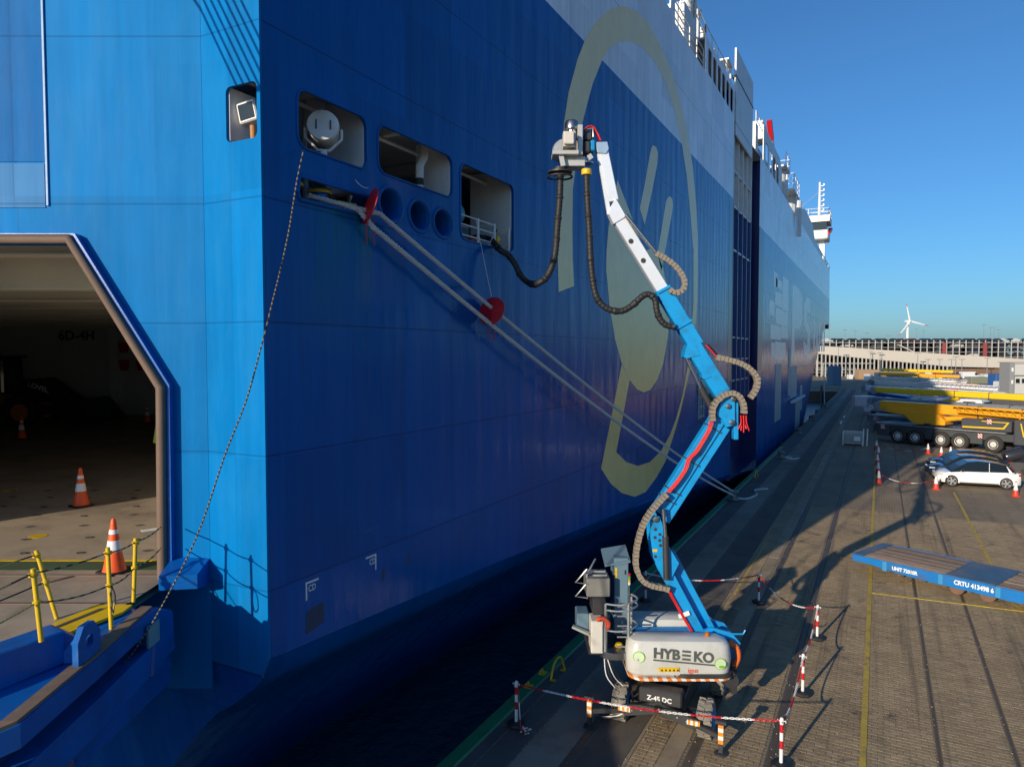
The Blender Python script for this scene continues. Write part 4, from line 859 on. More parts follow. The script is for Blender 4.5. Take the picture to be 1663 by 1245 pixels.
# support beam on the front with two striped feet
OW = stripes('orange_white', (.75, .72, .66), (.75, .24, .02), .16, 2, .5)
fl_ = CHX.inverted() @ (Matrix.Rotation(-LR, 4, 'Z') @ (Vector((-5.36, 13.94, 0)) - LO_)); fr_ = CHX.inverted() @ (Matrix.Rotation(-LR, 4, 'Z') @ (Vector((-2.66, 14.16, 0)) - LO_))
for e in (fl_, fr_):
    s = 1 if e.x > 0 else -1
    mb = MB(CHX); mb.beam((-s * .1, -1.42, .62), (s * .75, -1.42, .40), .1, .22); mb.build('support_beam', DKST, lift, bevel=.01)
    mb = MB(CHX); mb.beam((s * .7, -1.43, .41), (e.x, e.y, .36), .07, .09); mb.build('support_arm', DKST, lift)
    mb = MB(CHX); mb.box((s * .72, -1.5, .47), (.26, .05, .09)); mb.build('warning_plate', stripes('plate_stripe', (.75, .72, .66), (.75, .28, .02), .09, 0), lift)
    mb = MB(CHX); mb.lathe([(.13, 0), (.13, .03), (.05, .05)], (e.x, e.y, .012), 16); mb.bb((e.x - .045, e.y - .045, .04), (e.x + .045, e.y + .045, .24)); ft = mb.build('support_foot', DKST, lift, bevel=.006)
    MB(CHX).bb((e.x - .05, e.y - .05, .24), (e.x + .05, e.y + .05, .62)).build('foot_sleeve', OW, ft)
    mb = MB(CHX); mb.box((e.x, e.y, .66), (.22, .1, .07)); mb.build('foot_head', DKST, ft, bevel=.01)
for i in range(9):
    x = -.75 + i * .19; MB(CHX).lathe([(.018, 0), (.018, .02)], (x, -1.475, .60 - abs(x) * .25 + .0), 8, (0, -1, 0)).build('bolt', GALV, lift)
# turntable and covers
MB().lathe([(.55, .8), (.62, .84), (.62, .98), (.5, 1.02)], (0, 0, 0), 28).build('turntable', DKST, lift, smooth=40)
MB().bb((-1.05, -.75, .98), (1.2, .85, 1.1)).build('turret_base', DKST, lift, bevel=.05)
def cover(y0, y1, x0, x1, name='engine_cover'):
    secs = []
    for z, ins, sh in ((1.05, .10, 0), (1.12, .03, 0), (1.45, 0, 0), (1.74, .035, 0), (1.82, .10, 0), (1.86, .26, 0)):
        yy0, yy1 = y0 + ins * .8, y1 - ins * .5
        p = rrect(x0 + ins * .9, yy0, x1 - ins, yy1, min(.3, (yy1 - yy0) * .45), 6)
        secs.append([(a, b, z - .10 * (a > .6) * max(0, (a - .6)) * 1.0) for a, b in p])
    return MB().loft(secs).build(name, LGREY, lift, smooth=35)
cn = cover(-.92, -.28, -1.17, 1.12); cf = cover(.32, .98, -1.1, 1.15)
HZ = stripes('hazard_orange', (.75, .7, .62), (.72, .2, .03), .2, 0, .5, .6)
pl = rrect(-1.12, -.95, 1.14, 1.0, .34, 8)
mb = MB(); mb.prism(pl, .995, 1.05, [rrect(-1.04, -.87, 1.06, .92, .3, 8)]); mb.build('hazard_skirt', HZ, lift)
mb = MB(); mb.prism(rrect(-.15, -.965, 1.15, -.6, .3, 8), 1.052, 1.13); mb.build('bumper', DKST, lift)
CGR = pm('letter_grey', (.085, .095, .09), .5); 
mb = MB(); tx = lambda a, b: (-.62 + a, -.926, 1.50 + b - .09 * a)
text_into(mb, 'HYB', .30, tx, bold=.012); text_into(mb, 'KO', .30, lambda a, b: tx(a + .86, b), bold=.012)
for z in (0.0, .085, .17): mb.add([(-.62 + x, -.926, 1.5 + z + k - .09 * x) for x, k in ((.62, 0), (.8, 0), (.8, .045), (.62, .045))], [(0, 1, 2, 3)])
mb.add([(-.62 + x, -.926, 1.43 + k - .09 * x) for x, k in ((0, 0), (1.33, 0), (1.33, .035), (0, .035))], [(0, 1, 2, 3)])
mb.build('company_lettering', CGR, cn)
mb = MB(); text_into(mb, 'igus', .15, lambda a, b: (.12 + a, -.922, 1.17 + b), bold=.002); mb.build('company_lettering', pm('logo_red', (.7, .13, .08), .5), cn)
mb = MB(); mb.bb((-.5, -.93, 1.19), (-.06, -.921, 1.28)); wl = mb.build('warning_label', YEL, cn)
mb = MB()
for i in range(5): mb.prism([(-.46 + i * .085, 1.205), (-.40 + i * .085, 1.205), (-.43 + i * .085, 1.26)], -.932, -.931, (), lambda u, v, d: (u, d, v))
mb.build('warning_symbol', BLACK, wl)
GRN = pm('eco_green', (.16, .42, .03), .5); PGR = pm('eco_pale', (.55, .68, .42), .5)
for x, zz in ((-.92, 1.5), (.82, 1.36)):
    mb = MB(); ya = -.925 if x > -.9 else -.905; mb.lathe([(.125, 0), (.125, .004), (.01, .004)], (x, ya, zz), 28, (.0 if x > 0 else -.25, -1, 0)); st = mb.build('eco_sticker', GRN, cn)
    mb = MB(); mb.lathe([(.11, 0), (.11, .003), (.01, .003)], (x, ya - .003, zz), 28, (.0 if x > 0 else -.25, -1, 0)); mb.build('sticker_face', PGR, st)
    mb = MB(); mb.prism(ellipse(x + .03, zz - .06, .07, .03, 12), ya - .0085, ya - .0075, (), lambda u, v, d: (u, d, v)); mb.build('sticker_leaf', GRN, st)
for x, y in ((.62, -.6), (.55, .7)): MB().lathe([(.05, 1.83), (.055, 1.86), (.045, 1.93), (.02, 1.95)], (x, y, -.02), 14).build('beacon', pm('beacon_amber', (.5, .12, .01), .2), lift, smooth=40)
mb = MB(); mb.bb((-.85, -.2, 1.1), (1.1, .26, 1.72)); mb.build('turret_frame', LBLUE, lift, bevel=.03)
mb = MB(); mb.bb((-.7, -.23, 1.45), (-.45, -.205, 1.62)); mb.build('white_panel', WHITE, lift)
mb = MB(); mb.prism([(.55, 1.3), (1.35, 1.2), (1.45, 1.55), (1.25, 1.78), (.8, 1.9), (.55, 1.8)], -.3, -.22, (), f0); mb.prism([(.55, 1.3), (1.35, 1.2), (1.45, 1.55), (1.25, 1.78), (.8, 1.9), (.55, 1.8)], .28, .34, (), f0); mb.build('pivot_bracket', LBLUE, lift)
mb = MB(); mb.tube([(1.1, -.3, 1.76), (1.5, -.3, 1.76), (1.55, -.3, 1.85)], .02, 6); mb.build('guide_bar', LBLUE, lift)
mb = MB(); pts = resample(spline([(1.16, -.35, 1.62), (1.32, -.4, 1.5), (1.36, -.42, 1.3), (1.3, -.42, 1.12), (1.2, -.4, 1.02)], 8), .012); mb.tube(pts, .065, 10, True, lambda k: 1 if (k // 2) % 2 else .82); mb.build('orange_conduit', pm('conduit_orange', (.75, .16, .03), .5), lift, smooth=30)
mb = MB(); mb.lathe([(.16, 0), (.2, .05), (.16, .2)], (1.15, -.45, .85), 14, (0, -1, 0)); mb.bb((1.2, -.5, .5), (1.32, -.3, 1.1)); mb.build('hydraulic_motor', DKST, lift)
# booms (in the lift's own vertical plane)
def B3(p, y=0): return (p[0], y, p[1])
def bar(name, a, b, w, t, mat, y=0, bev=.012, parent=None):
    return MB().beam(B3(a, y), B3(b, y), t, w, (0, 1, 0)).build(name, mat, parent or lift, bevel=bev) if False else MB().beam(B3(a, y), B3(b, y), w, t, (0, 1, 0)).build(name, mat, parent or lift, bevel=bev)
def BPX(pts): return pts
b1 = bar('lower_boom', *[(-0.193, 3.126), (0.621, 1.602)], .27, .24, LBLUE, -.02)
b2 = bar('lower_boom', *[(-0.055, 3.457), (0.951, 1.554)], .25, .2, LBLUE, .2)
KP = [(-0.562, 4.263), (-0.488, 4.388), (-0.354, 4.37), (-0.281, 4.173), (-0.156, 3.722), (0.093, 3.316), (-0.082, 2.954), (-0.261, 2.976), (-0.488, 3.442), (-0.555, 3.902)]
mb = MB(); mb.prism(KP, -.2, -.15, (), f0); mb.prism(KP, .22, .27, (), f0); kn = mb.build('knuckle_plate', LBLUE, lift, bevel=.008)
for (x, z) in [(-0.449, 4.083), (-0.457, 3.902), (-0.35, 3.97), (-0.354, 3.835), (-0.444, 3.474), (-0.335, 3.722)]: MB().lathe([(.035, 0), (.035, .01)], (x, -.2, z), 12, (0, -1, 0)).build('pin_hole', DKST, kn)
for (x, z) in [(-0.451, 4.317)]: MB().lathe([(.07, 0), (.07, .05), (.03, .06)], (x, -.2, z), 16, (0, -1, 0)).build('pivot_pin', STEEL, kn, smooth=40)
MB().box((-0.454, -.203, 3.609), (.1, .006, .06)).build('plate_label', YEL, kn)
bar('middle_boom', *[(-0.354, 4.433), (1.155, 6.853)], .33, .26, LBLUE)
bar('middle_boom', *[(-0.192, 4.227), (1.149, 6.342)], .19, .2, LBLUE, .03)
for t in (.12, .2, .47, .78):
    a, b = [(-0.354, 4.433), (1.155, 6.853)]; c = Vector(B3(a)) + (Vector(B3(b)) - Vector(B3(a))) * t; d = (Vector(B3(b)) - Vector(B3(a))).normalized()
    MB().beam(c, c + d * .025, .37, .3, (0, 1, 0)).build('cable_clamp', DKST, lift)
EP = [(0.866, 6.653), (0.986, 6.963), (1.117, 7.074), (1.276, 7.065), (1.294, 6.409), (1.082, 6.355), (1.013, 6.533)]
mb = MB(); mb.prism(EP, -.22, -.16, (), f0); mb.prism(EP, .18, .24, (), f0); el = mb.build('elbow_plate', LBLUE, lift, bevel=.008)
for (x, z) in [(1.12, 6.83), (1.204, 6.475), (1.229, 6.995)]: MB().lathe([(.06, 0), (.06, .05), (.025, .06)], (x, -.22, z), 14, (0, -1, 0)).build('pivot_pin', STEEL, el, smooth=40)
bar('tail_plate', *[(1.331, 6.919), (1.343, 6.075)], .1, .2, LBLUE, -.05)
bar('main_boom', *[(1.05, 7.096), (0.362, 8.169)], .36, .28, LBLUE)
mb = MB(); mb.prism([(0.178, 8.024), (0.221, 8.178), (0.397, 8.178), (0.51, 7.958), (0.224, 7.879), (0.158, 7.905)], -.16, .16, (), f0); mb.prism([(0.534, 7.759), (0.56, 7.45), (0.626, 7.419), (0.767, 7.481)], -.16, .16, (), f0); mb.build('cylinder_bracket', LBLUE, lift)
bar('main_boom', *[(0.455, 8.157), (-0.315, 9.407)], .335, .26, LBLUE)
for q in ([(-0.437, 9.32), (-0.153, 9.473)], [(-0.012, 8.531), (0.338, 8.728)]): bar('boom_collar', q[0], q[1], .07, .33, LBLUE)
bar('telescopic_boom', *[(-0.217, 9.254), (-1.282, 10.953)], .27, .2, LSILV)
for (x, z) in [(-1.025, 10.453), (-0.75, 10.031)]: MB().lathe([(.055, 0), (.055, .012), (.03, .014)], (x, -.105, z), 12, (0, -1, 0)).build('boom_cap', DKST, lift)
mb = MB(); mb.prism([(-1.523, 11.061), (-1.48, 11.191), (-1.364, 11.394), (-1.275, 11.234), (-1.129, 10.987), (-1.404, 10.823)], -.13, .13, (), f0); mb.build('jib_knuckle', LSILV, lift, bevel=.01)
bar('jib_boom', *[(-1.394, 11.342), (-1.663, 12.571)], .21, .16, LSILV)
bar('jib_link', *[(-1.493, 11.039), (-1.727, 12.378)], .09, .1, LSILV, -.02)
mb = MB(); mb.prism([(-1.815, 12.601), (-1.554, 12.61), (-1.518, 12.455), (-1.575, 12.356), (-1.771, 12.369)], -.12, .12, (), f0); mb.build('jib_head', pm('pale_metal', (.55, .68, .76), .3, .6), lift, bevel=.01)
for a in [(-1.524, 11.126), (-1.329, 11.364)]:
    pass
mb = MB(); mb.cyl(*[B3(p, -.2) for p in [(-1.151, 11.005), (-0.488, 10.192)]], .045); mb.build('jib_cylinder', STEEL, lift, smooth=40)
cy = MB().cyl(*[B3(p, -.05) for p in [(0.549, 7.242), (0.879, 6.653)]], .075, None, 14).build('lift_cylinder', DKST, lift, smooth=40)
MB().cyl(*[B3(p, -.05) for p in [(0.233, 7.887), (0.558, 7.225)]], .035, None, 12).build('piston_rod', STEEL, cy, smooth=40)
cy = MB().cyl(*[B3(p, .12) for p in [(0.785, 7.074), (0.989, 6.675)]], .06, None, 14).build('lift_cylinder', DKST, lift, smooth=40)
MB().cyl(*[B3(p, .12) for p in [(0.618, 7.406), (0.79, 7.065)]], .03, None, 12).build('piston_rod', STEEL, cy, smooth=40)
cy = MB().cyl(*[B3(p, -.26) for p in [(-0.239, 3.948), (-0.203, 2.976)]], .07, None, 14).build('lift_cylinder', DKST, lift, smooth=40)
MB().cyl(*[B3(p, -.26) for p in [(-0.293, 4.555), (-0.238, 3.925)]], .04, None, 12).build('piston_rod', STEEL, cy, smooth=40)
def echain(pts, y, r=.085, name='energy_chain'):
    P = resample(spline([B3(p, y) for p in pts], 8), .085); mb = MB()
    for k in range(len(P) - 1):
        d = P[k + 1] - P[k]; mb.beam(P[k] + d * .04, P[k] + d * .90, .105 if k % 2 else .12, r * (1.65 if k % 2 else 1.45), (0, 1, 0))
    return mb.build(name, BEIGE, lift)
echain([(0.761, 6.506), (0.758, 6.764), (0.844, 6.941), (1.028, 7.092), (1.227, 7.119), (1.374, 7.008), (1.448, 6.808), (1.442, 6.622)], -.3)
echain([(0.85, 7.905), (1.107, 7.848), (1.395, 7.759), (1.618, 7.614), (1.753, 7.406), (1.712, 7.185), (1.626, 7.052), (1.539, 6.941)], -.25)
echain([(-0.225, 4.9), (-0.388, 4.734), (-0.586, 4.487), (-0.74, 4.218), (-0.849, 3.857), (-0.9, 3.497), (-0.88, 3.225), (-0.753, 2.976), (-0.528, 2.854), (-0.304, 2.809), (-0.147, 2.764)], -.3, .1)
echain([(-0.497, 10.171), (-0.356, 10.105), (-0.158, 9.975), (0.02, 9.8), (0.14, 9.582), (0.125, 9.407), (0.002, 9.32), (-0.13, 9.342), (-0.218, 9.429)], -.2, .05)
RCP = [(0.752, 6.506), (0.693, 6.298), (0.532, 6.008), (0.406, 5.808), (0.265, 5.66), (0.183, 5.428), (0.008, 5.16), (-0.19, 4.927)]
for k in range(3): MB().tube(spline([B3((p[0] - .03 + k * .03, p[1]), -.26 - k * .02) for p in RCP], 6), .016, 6).build('red_cable', REDC, lift, smooth=60)
for k in range(5): MB().tube(spline([B3((p[0] + (k - 2) * .03, p[1]), -.3 + (k % 2) * .05) for p in [(1.441, 6.631), (1.452, 6.475)]] + [B3((1.452 + (k - 2) * .06, 6.475 - .14 - (k % 3) * .04), -.3)], 5), .016, 6).build('red_cable', REDC, lift, smooth=60)
RC2 = [(-0.17, 2.764), (-0.101, 2.637), (-0.165, 2.722), (-0.022, 2.461), (0.193, 2.08), (0.336, 1.841), (0.456, 1.626)]
for k in range(2): MB().tube(spline([B3((p[0] + k * .035, p[1]), -.2) for p in RC2], 6), .017, 6).build('red_cable', REDC, lift, smooth=60)
for k in range(3): MB().tube(spline([B3((p[0] + k * .03, p[1]), -.22 + .02 * k) for p in [(0.618, 8.178), (0.729, 8.068), (0.841, 7.936)]], 6), .018, 6).build('red_cable', (REDC, BLACK, BLACK)[k], lift, smooth=60)
mb = MB(); c = B3((0.216, 2.151), -.18); mb.box(c, (.26, .05, .1), Matrix.Rotation(R(-20), 3, 'Y')); mb.build('boom_stop', RWHITE, lift, bevel=.01)
# ---- tool head
hd = [(-2.546, 12.719), (-2.285, 12.396)]
def HB(x, z): return ((870 + x / 8.893), (180 + z / 8.893))
HM = pm('head_alloy', (.52, .52, .5), .4, .35, var=.15)
def hbox(name, a, b, y0, y1, mat, bev=.01, parent=None):
    return MB().bb((a[0], y0, a[1]), (b[0], y1, b[1])).build(name, mat, parent or lift, bevel=bev)
hbox('head_frame', *[(-2.219, 12.922), (-2.109, 12.275)], -.3, .3, HM)
bx_ = hbox('control_box', *[(-2.546, 12.719), (-2.278, 12.396)], -.5, -.2, pm('box_grey', (.5, .48, .44), .5))
hbox('box_lid', *[(-2.538, 12.696), (-2.316, 12.426)], -.58, -.501, pm('box_grey2', (.6, .57, .52), .5), .02, bx_)
hbox('head_beam', *[(-2.769, 12.35), (-2.201, 12.26)], -.4, .1, HM)
hbox('head_plate', *[(-2.506, 12.275), (-2.047, 12.064)], -.2, .25, HM)
mb = MB(); (x0, z0), (x1, z1) = [(-2.582, 12.275), (-2.49, 12.034)]; mb.beam((x0, -.3, z0), (x0 + .05, -.3, z1), .05, .1); mb.beam((x0 + .6, -.3, z0), (x0 + .66, -.3, z1 + .15), .05, .1); mb.build('head_bracket', HM, lift)
mb = MB(); (x0, z0), (x1, z1) = [(-2.333, 12.847), (-2.333, 13.057)]; mb.lathe([(.1, 0), (.155, .03), (.155, z1 - z0 - .05), (.12, z1 - z0)], (x0, -.1, z0), 20); mb.cyl((x0, -.1, z0 - .22), (x0, -.1, z0), .1); mb.build('head_motor', STEEL, lift, smooth=40)
mb = MB(); (x0, z0), = [(-2.476, 12.471)]; mb.lathe([(.1, 0), (.27, .0), (.29, .04), (.27, .08), (.1, .08)], (x0 + .02, .12, z0), 28, (0, 1, 0)); mb.build('drive_pulley', GALV, lift, smooth=40)
hbox('head_joint', *[(-2.08, 12.606), (-1.927, 12.35)], -.2, .2, DKST, .03)
hbox('head_joint_blue', *[(-1.928, 12.636), (-1.82, 12.396)], -.18, .18, LBLUE, .03)
mb = MB(); pts = [B3(p, -.1) for p in [(-2.104, 12.877), (-1.868, 12.899), (-1.86, 12.712)]]; mb.tube(pts, .02, 6); mb.tube([(p[0], .1, p[2]) for p in pts], .02, 6); mb.build('head_hoop', GALV, lift)
hbox('valve_block', *[(-2.066, 12.802), (-1.898, 12.636)], -.15, .15, DKST, .02)
for k in range(4): MB().tube(spline([B3((p[0], p[1] + k * .012), -.12 + k * .06) for p in [(-2.051, 12.862), (-1.99, 12.919), (-1.899, 12.937), (-1.838, 12.899), (-1.776, 12.787), (-1.699, 12.636)]], 6), .02, 6).build('head_cable', (REDC, BLACK, REDC, BLACK)[k], lift, smooth=60)
for q, rr in (([(-2.581, 11.959)][0], .27), ([(-2.01, 12.155)][0], .17)):
    MB().lathe([(rr * .5, .12), (rr * .55, .05), (rr, .03), (rr, 0), (rr * .3, -.02)], (q[0], 0, q[1]), 28).build('hose_guide', STEEL if rr < .2 else DKST, lift, smooth=40)
q = [(-2.581, 11.876)][0]; mb = MB(); mb.tube([(q[0] + .27 * math.cos(2 * math.pi * i / 28), .27 * math.sin(2 * math.pi * i / 28), q[1]) for i in range(29)], .022, 6, False); mb.build('guide_ring', BLACK, lift, smooth=60)
# ---- cabinets, ladder cage and rails at the tail
D0 = -.35
GB = pm('cabinet_blue_grey', (.12, .2, .26), .45, var=.12); SB = pm('cabinet_steel', (.30, .29, .26), .4, .4, var=.2); WG = pm('cabinet_white', (.6, .58, .52), .5)
def cab(name, x0, z0, x1, z1, y0, y1, mat, bev=.02, parent=None): return MB().bb((x0, y0, z0), (x1, y1, z1)).build(name, mat, parent or lift, bevel=bev)
x_ = lambda u: (u - 831.5) / 1150 * 15.6 - 3.63
z_ = lambda v: 8 - (v - 573) * 15.6 / 1150
cab('tail_platform', x_(955), z_(1062), x_(1055), z_(1052), -.5, .6, DKST)
c1 = cab('tall_cabinet', x_(1000), z_(1040), x_(1024), z_(912), -.1, .5, GB)
mb = MB(); mb.add([(x_(984), -.15, z_(925)), (x_(1026), -.15, z_(918)), (x_(1026), .55, z_(905)), (x_(984), .55, z_(912)), (x_(984), -.15, z_(922)), (x_(1026), -.15, z_(915)), (x_(1026), .55, z_(902)), (x_(984), .55, z_(909))], [(0, 1, 2, 3), (4, 5, 6, 7), (0, 1, 5, 4), (1, 2, 6, 5), (2, 3, 7, 6), (3, 0, 4, 7)]); mb.build('cabinet_roof', GB, c1)
MB().box((x_(1003), -.108, z_(936)), (.05, .01, .22)).build('cabinet_label', YEL, c1); MB().box((x_(1018), -.108, z_(935)), (.02, .03, .1)).build('cabinet_handle', BLACK, c1)
c2 = cab('steel_cabinet', x_(952), z_(968), x_(990), z_(938), -.45, .25, SB)
for y in (-.3, -.02): MB().box((x_(974), y, z_(936)), (.3, .22, .03), Matrix.Rotation(R(-18), 3, 'X')).build('cabinet_hatch', GALV, c2)
cab('control_cabinet', x_(961), z_(995), x_(982), z_(968), -.55, .1, DKST)
c3 = cab('white_cabinet', x_(958), z_(1056), x_(978), z_(1003), -.62, -.1, WG)
MB().box((x_(968), -.628, z_(1030)), (.22, .01, .6)).build('cabinet_door', WG, c3, bevel=.004)
cab('cabinet_frame', x_(980), z_(1056), x_(984), z_(985), -.6, -.5, GALV, .006)
mb = MB()
for u in (981, 1018, 1030): mb.tube([(x_(u), -.6 if u < 1025 else .0, z_(1062)), (x_(u), -.6 if u < 1025 else .0, z_(975 if u < 1025 else 978))], .028, 8)
for v in (975, 985, 1018): mb.tube(spline([(x_(981), -.6, z_(v)), (x_(1000), -.63, z_(v) - .02), (x_(1018), -.6, z_(v)), (x_(1036), -.3, z_(v)), (x_(1030), .0, z_(v)), (x_(1005), .12, z_(v) + .02)], 6), .022, 8)
for v in (982, 998, 1014, 1032, 1048): mb.tube([(x_(1001), -.5, z_(v)), (x_(1018), -.5, z_(v))], .02, 6)
mb.build('ladder_cage', GALV, lift, smooth=60)
MB().lathe([(.42, 0), (.44, .02), (.44, .16), (.42, .16)], (x_(1000), -.3, z_(1064)), 26).build('ladder_tray', STEEL, lift, smooth=40)
mb = MB()
for v in (945, 968):
    z = z_(v); mb.tube([(x_(953), -.35, z + .28), (x_(934), -.4, z), (x_(954), -.45, z - .02)], .022, 6)
mb.tube([(x_(953), -.3, z_(955)), (x_(953), -.3, z_(935)), (x_(972), .3, z_(922))], .022, 6); mb.build('guard_rail', GALV, lift, smooth=60)
cab('side_box', x_(938), z_(1030), x_(958), z_(1002), -.2, .3, GB); MB().beam((x_(930), -.3, z_(1020)), (x_(957), -.4, z_(1030)), .12, .05).build('side_step', GALV, lift)
sx, sy = x_(1025), -.05
for k, mt in enumerate((RWHITE, pm('lamp_amber', (.8, .35, .02), .3), pm('lamp_green', (.05, .5, .05), .3), RED)): MB().lathe([(.04, 0), (.04, .06)], (sx, sy, z_(957) + k * .065), 12).build('signal_lamp', mt, lift, smooth=40)
MB().cyl((sx, sy, z_(1000)), (sx, sy, z_(957)), .015).build('lamp_pole', GALV, lift)
mb = MB(); mb.tube(spline([(x_(968), -.63, z_(1000)), (x_(976), -.7, z_(996)), (x_(985), -.68, z_(1004)), (x_(984), -.64, z_(1013))], 6), .05, 8); mb.build('red_hose', pm('red_hose', (.6, .07, .03), .5), lift, smooth=60)
mb = MB(); mb.lathe([(.09, 0), (.1, .06), (.06, .12), (.02, .13)], (x_(1006), -.35, z_(1055)), 10); mb.lathe([(.13, 0), (.14, .02), (.05, .05)], (x_(1006), -.35, z_(1057)), 10); 
tag(mb.build('yellow_bag', YEL, smooth=40), 'small yellow hard hat lying on the ladder tray of the lift', 'helmet'); bpy.data.objects['yellow_bag'].name = 'hard_hat'
hh = bpy.data.objects['hard_hat']; hh.matrix_world = Matrix.Translation(LO_) @ Matrix.Rotation(LR, 4, 'Z')
for k in range(4):
    a = Vector((x_(980) + k * .03, -.55, z_(1064))); mb = MB(); mb.tube(spline([a, a + Vector((.05 + .05 * k, -.05, -.4)), a + Vector((.3 + .07 * k, -.1, -.75)), a + Vector((.28, -.2 - .1 * k, -1.05)), a + Vector((.05 - .12 * k, -.1, -1.28))], 6), .012, 5); mb.build('loose_cable', (RWHITE, BLACK, RWHITE, BLACK)[k], lift, smooth=60)

# ================================================================ charging hoses
def hose(name, pts, r, label):
    P = resample(spline(pts, 10), .022); mb = MB()
    def rf(k):
        base = 1 if (k // 2) % 2 else .91
        return base * (1.16 if (k % 21) in (0, 1, 2) else 1)
    mb.tube(P, r, 12, True, rf); o = mb.build(name, BLACK, smooth=30); tag(o, label, 'hose', 'black corrugated hoses at the lift head'); return o
hA = [(-6.333, 14.514, 11.921), (-6.344, 14.509, 11.437), (-6.391, 14.485, 10.776), (-6.438, 14.46, 10.154), (-6.57, 14.391, 9.733), (-6.764, 14.291, 9.543), (-7.285, 14.922, 9.621), (-7.463, 14.829, 9.793), (-7.578, 14.77, 10.049), (-7.731, 14.69, 10.277), (-7.896, 14.605, 10.391)] + [(-8.45, 15.0, 10.75), (-8.9, 14.6, 10.7), (-9.6, 14.2, 10.4)]
hose('corrugated_hose', hA, .075, 'black corrugated hose sagging from the tool head into the ship opening')
hB = [(-5.729, 14.546, 11.918), (-5.711, 14.555, 11.375), (-5.666, 14.579, 10.607), (-5.637, 14.594, 9.965), (-5.577, 14.625, 9.449), (-5.499, 14.666, 9.17), (-5.325, 14.756, 8.976), (-5.056, 14.896, 8.911), (-4.826, 15.015, 9.04), (-4.636, 15.114, 9.234), (-4.502, 15.183, 9.277), (-4.386, 15.244, 9.157), (-4.353, 15.261, 8.933), (-4.286, 15.295, 8.738), (-4.17, 15.356, 8.609), (-4.023, 15.432, 8.579)]
hose('corrugated_hose', hB, .072, 'black corrugated hose looping from the tool head back to the blue main boom')
c = Vector(hB[0]); MB().lathe([(.105, -.06), (.11, -.04), (.11, .04), (.105, .06)], c, 16).build('hose_collar', YEL, bpy.data.objects['corrugated_hose.001'])
MB().lathe([(.1, -.05), (.105, -.03), (.105, .03), (.1, .05)], (-8.28, 15.12, 10.72), 16, (.4, .8, -.2)).build('hose_collar', YEL, bpy.data.objects['corrugated_hose'])
o = MB().box((-8.55, 14.4, 10.62), (.3, .5, .12), Matrix.Rotation(R(20), 3, 'X')).build('cable_bundle', pm('bundle_red', (.7, .06, .03), .5), bevel=.05); tag(o, 'bright red wrapped bundle lying behind the rail of the hose opening', 'bundle')

# ================================================================ barrier posts and chains
BPOS = [(-6.78, 13.26), (-1.54, 14.26), (-1.45, 17.57), (-1.40, 21.22), (-3.29, 23.48), (-6.56, 22.0)]
BL = ['red and white barrier post at the quay edge with spare chain at its foot', 'red and white barrier post on the pavers at the corner near the lift support feet', 'red and white barrier post between two others along the chain beside the lift', 'red and white barrier post on the pavers where the chain turns back towards the ship', 'red and white barrier post on the pale concrete strip behind the lift', 'red and white barrier post in shade at the quay edge behind the lift cabinets']
for k, (x, y) in enumerate(BPOS):
    t = thing('barrier_post', BL[k], 'barrier post', (x, y, .014), 0, 'red and white barrier posts round the lift')
    MB().lathe([(.2, 0), (.21, .03), (.19, .07), (.06, .09)], (0, 0, 0), 8).build('foot', BLACK, t)
    zs = (.08, .36, .52, .68, .84, .97)
    for i in range(5): MB().lathe([(.035, zs[i]), (.035, zs[i + 1])] if i < 4 else [(.035, zs[i]), (.035, .95), (.02, .97)], (0, 0, 0), 14).build('band', RWHITE if i % 2 == 0 else RED, t, smooth=40)
    mb = MB()
    for i in range(4): a = math.pi / 2 * i; mb.tube([(.035 * math.cos(a), .035 * math.sin(a), .9), (.075 * math.cos(a), .075 * math.sin(a), .92), (.075 * math.cos(a), .075 * math.sin(a), .88)], .01, 5)
    mb.build('hooks', RWHITE, t)
def chain(a, b, s, label):
    P = resample(sag(a, b, s, 20), .055); mb = MB()
    for k in range(len(P) - 1):
        d = (P[k + 1] - P[k]); dn = d.normalized(); u = Vector((0, 0, 1)).cross(dn).normalized(); w = u if k % 2 else dn.cross(u)
        mb.mi = 0 if (k // 11) % 2 else 1
        c0 = P[k] - dn * .012; c1 = P[k + 1] + dn * .012
        mb.tube([c0 + w * .0, c0 + dn * .012 + w * .016, c1 - dn * .012 + w * .016, c1, c1 - dn * .012 - w * .016, c0 + dn * .012 - w * .016, c0], .0075, 4, False)
    o = mb.build('barrier_chain', [RWHITE, RED], smooth=60); tag(o, label, 'chain', 'red and white plastic chains'); return o
bp = [Vector((x, y, .92)) for x, y in BPOS]
for i, lab in enumerate(('red and white plastic chain spanning before the lift support feet', 'red and white chain from the support feet side along the pavers, first span', 'red and white chain along the pavers beside the lift, second span', 'red and white chain from the pavers to the pale concrete strip', 'red and white chain behind the lift towards the quay edge post')):
    chain(bp[i], bp[i + 1], (.16, .3, .22, .35, .22)[i], lab)
c = Vector((-6.5, 13.1, .03)); mb = MB()
for k in range(26):
    p = c + Vector((random.uniform(-.12, .12), random.uniform(-.1, .1), random.uniform(0, .05))); d = Vector((random.uniform(-1, 1), random.uniform(-1, 1), .1)).normalized() * .03; w = d.cross(Vector((0, 0, 1))).normalized() * .015
    mb.mi = k % 2; mb.tube([p - d, p + w, p + d, p - w, p - d], .0075, 4, False)
P = resample([bp[0] + Vector((.05, -.02, 0)), c + Vector((-.1, 0, .03))], .05)
for k in range(len(P) - 1): mb.mi = 0 if (k // 7) % 2 else 1; mb.tube([P[k], P[k] + (P[k + 1] - P[k]) * .5 + Vector((.012, 0, 0)), P[k + 1]], .009, 4)
o = mb.build('loose_chain', [RWHITE, RED]); tag(o, 'loose red and white chain end hanging from the quay edge post onto the slab', 'chain')

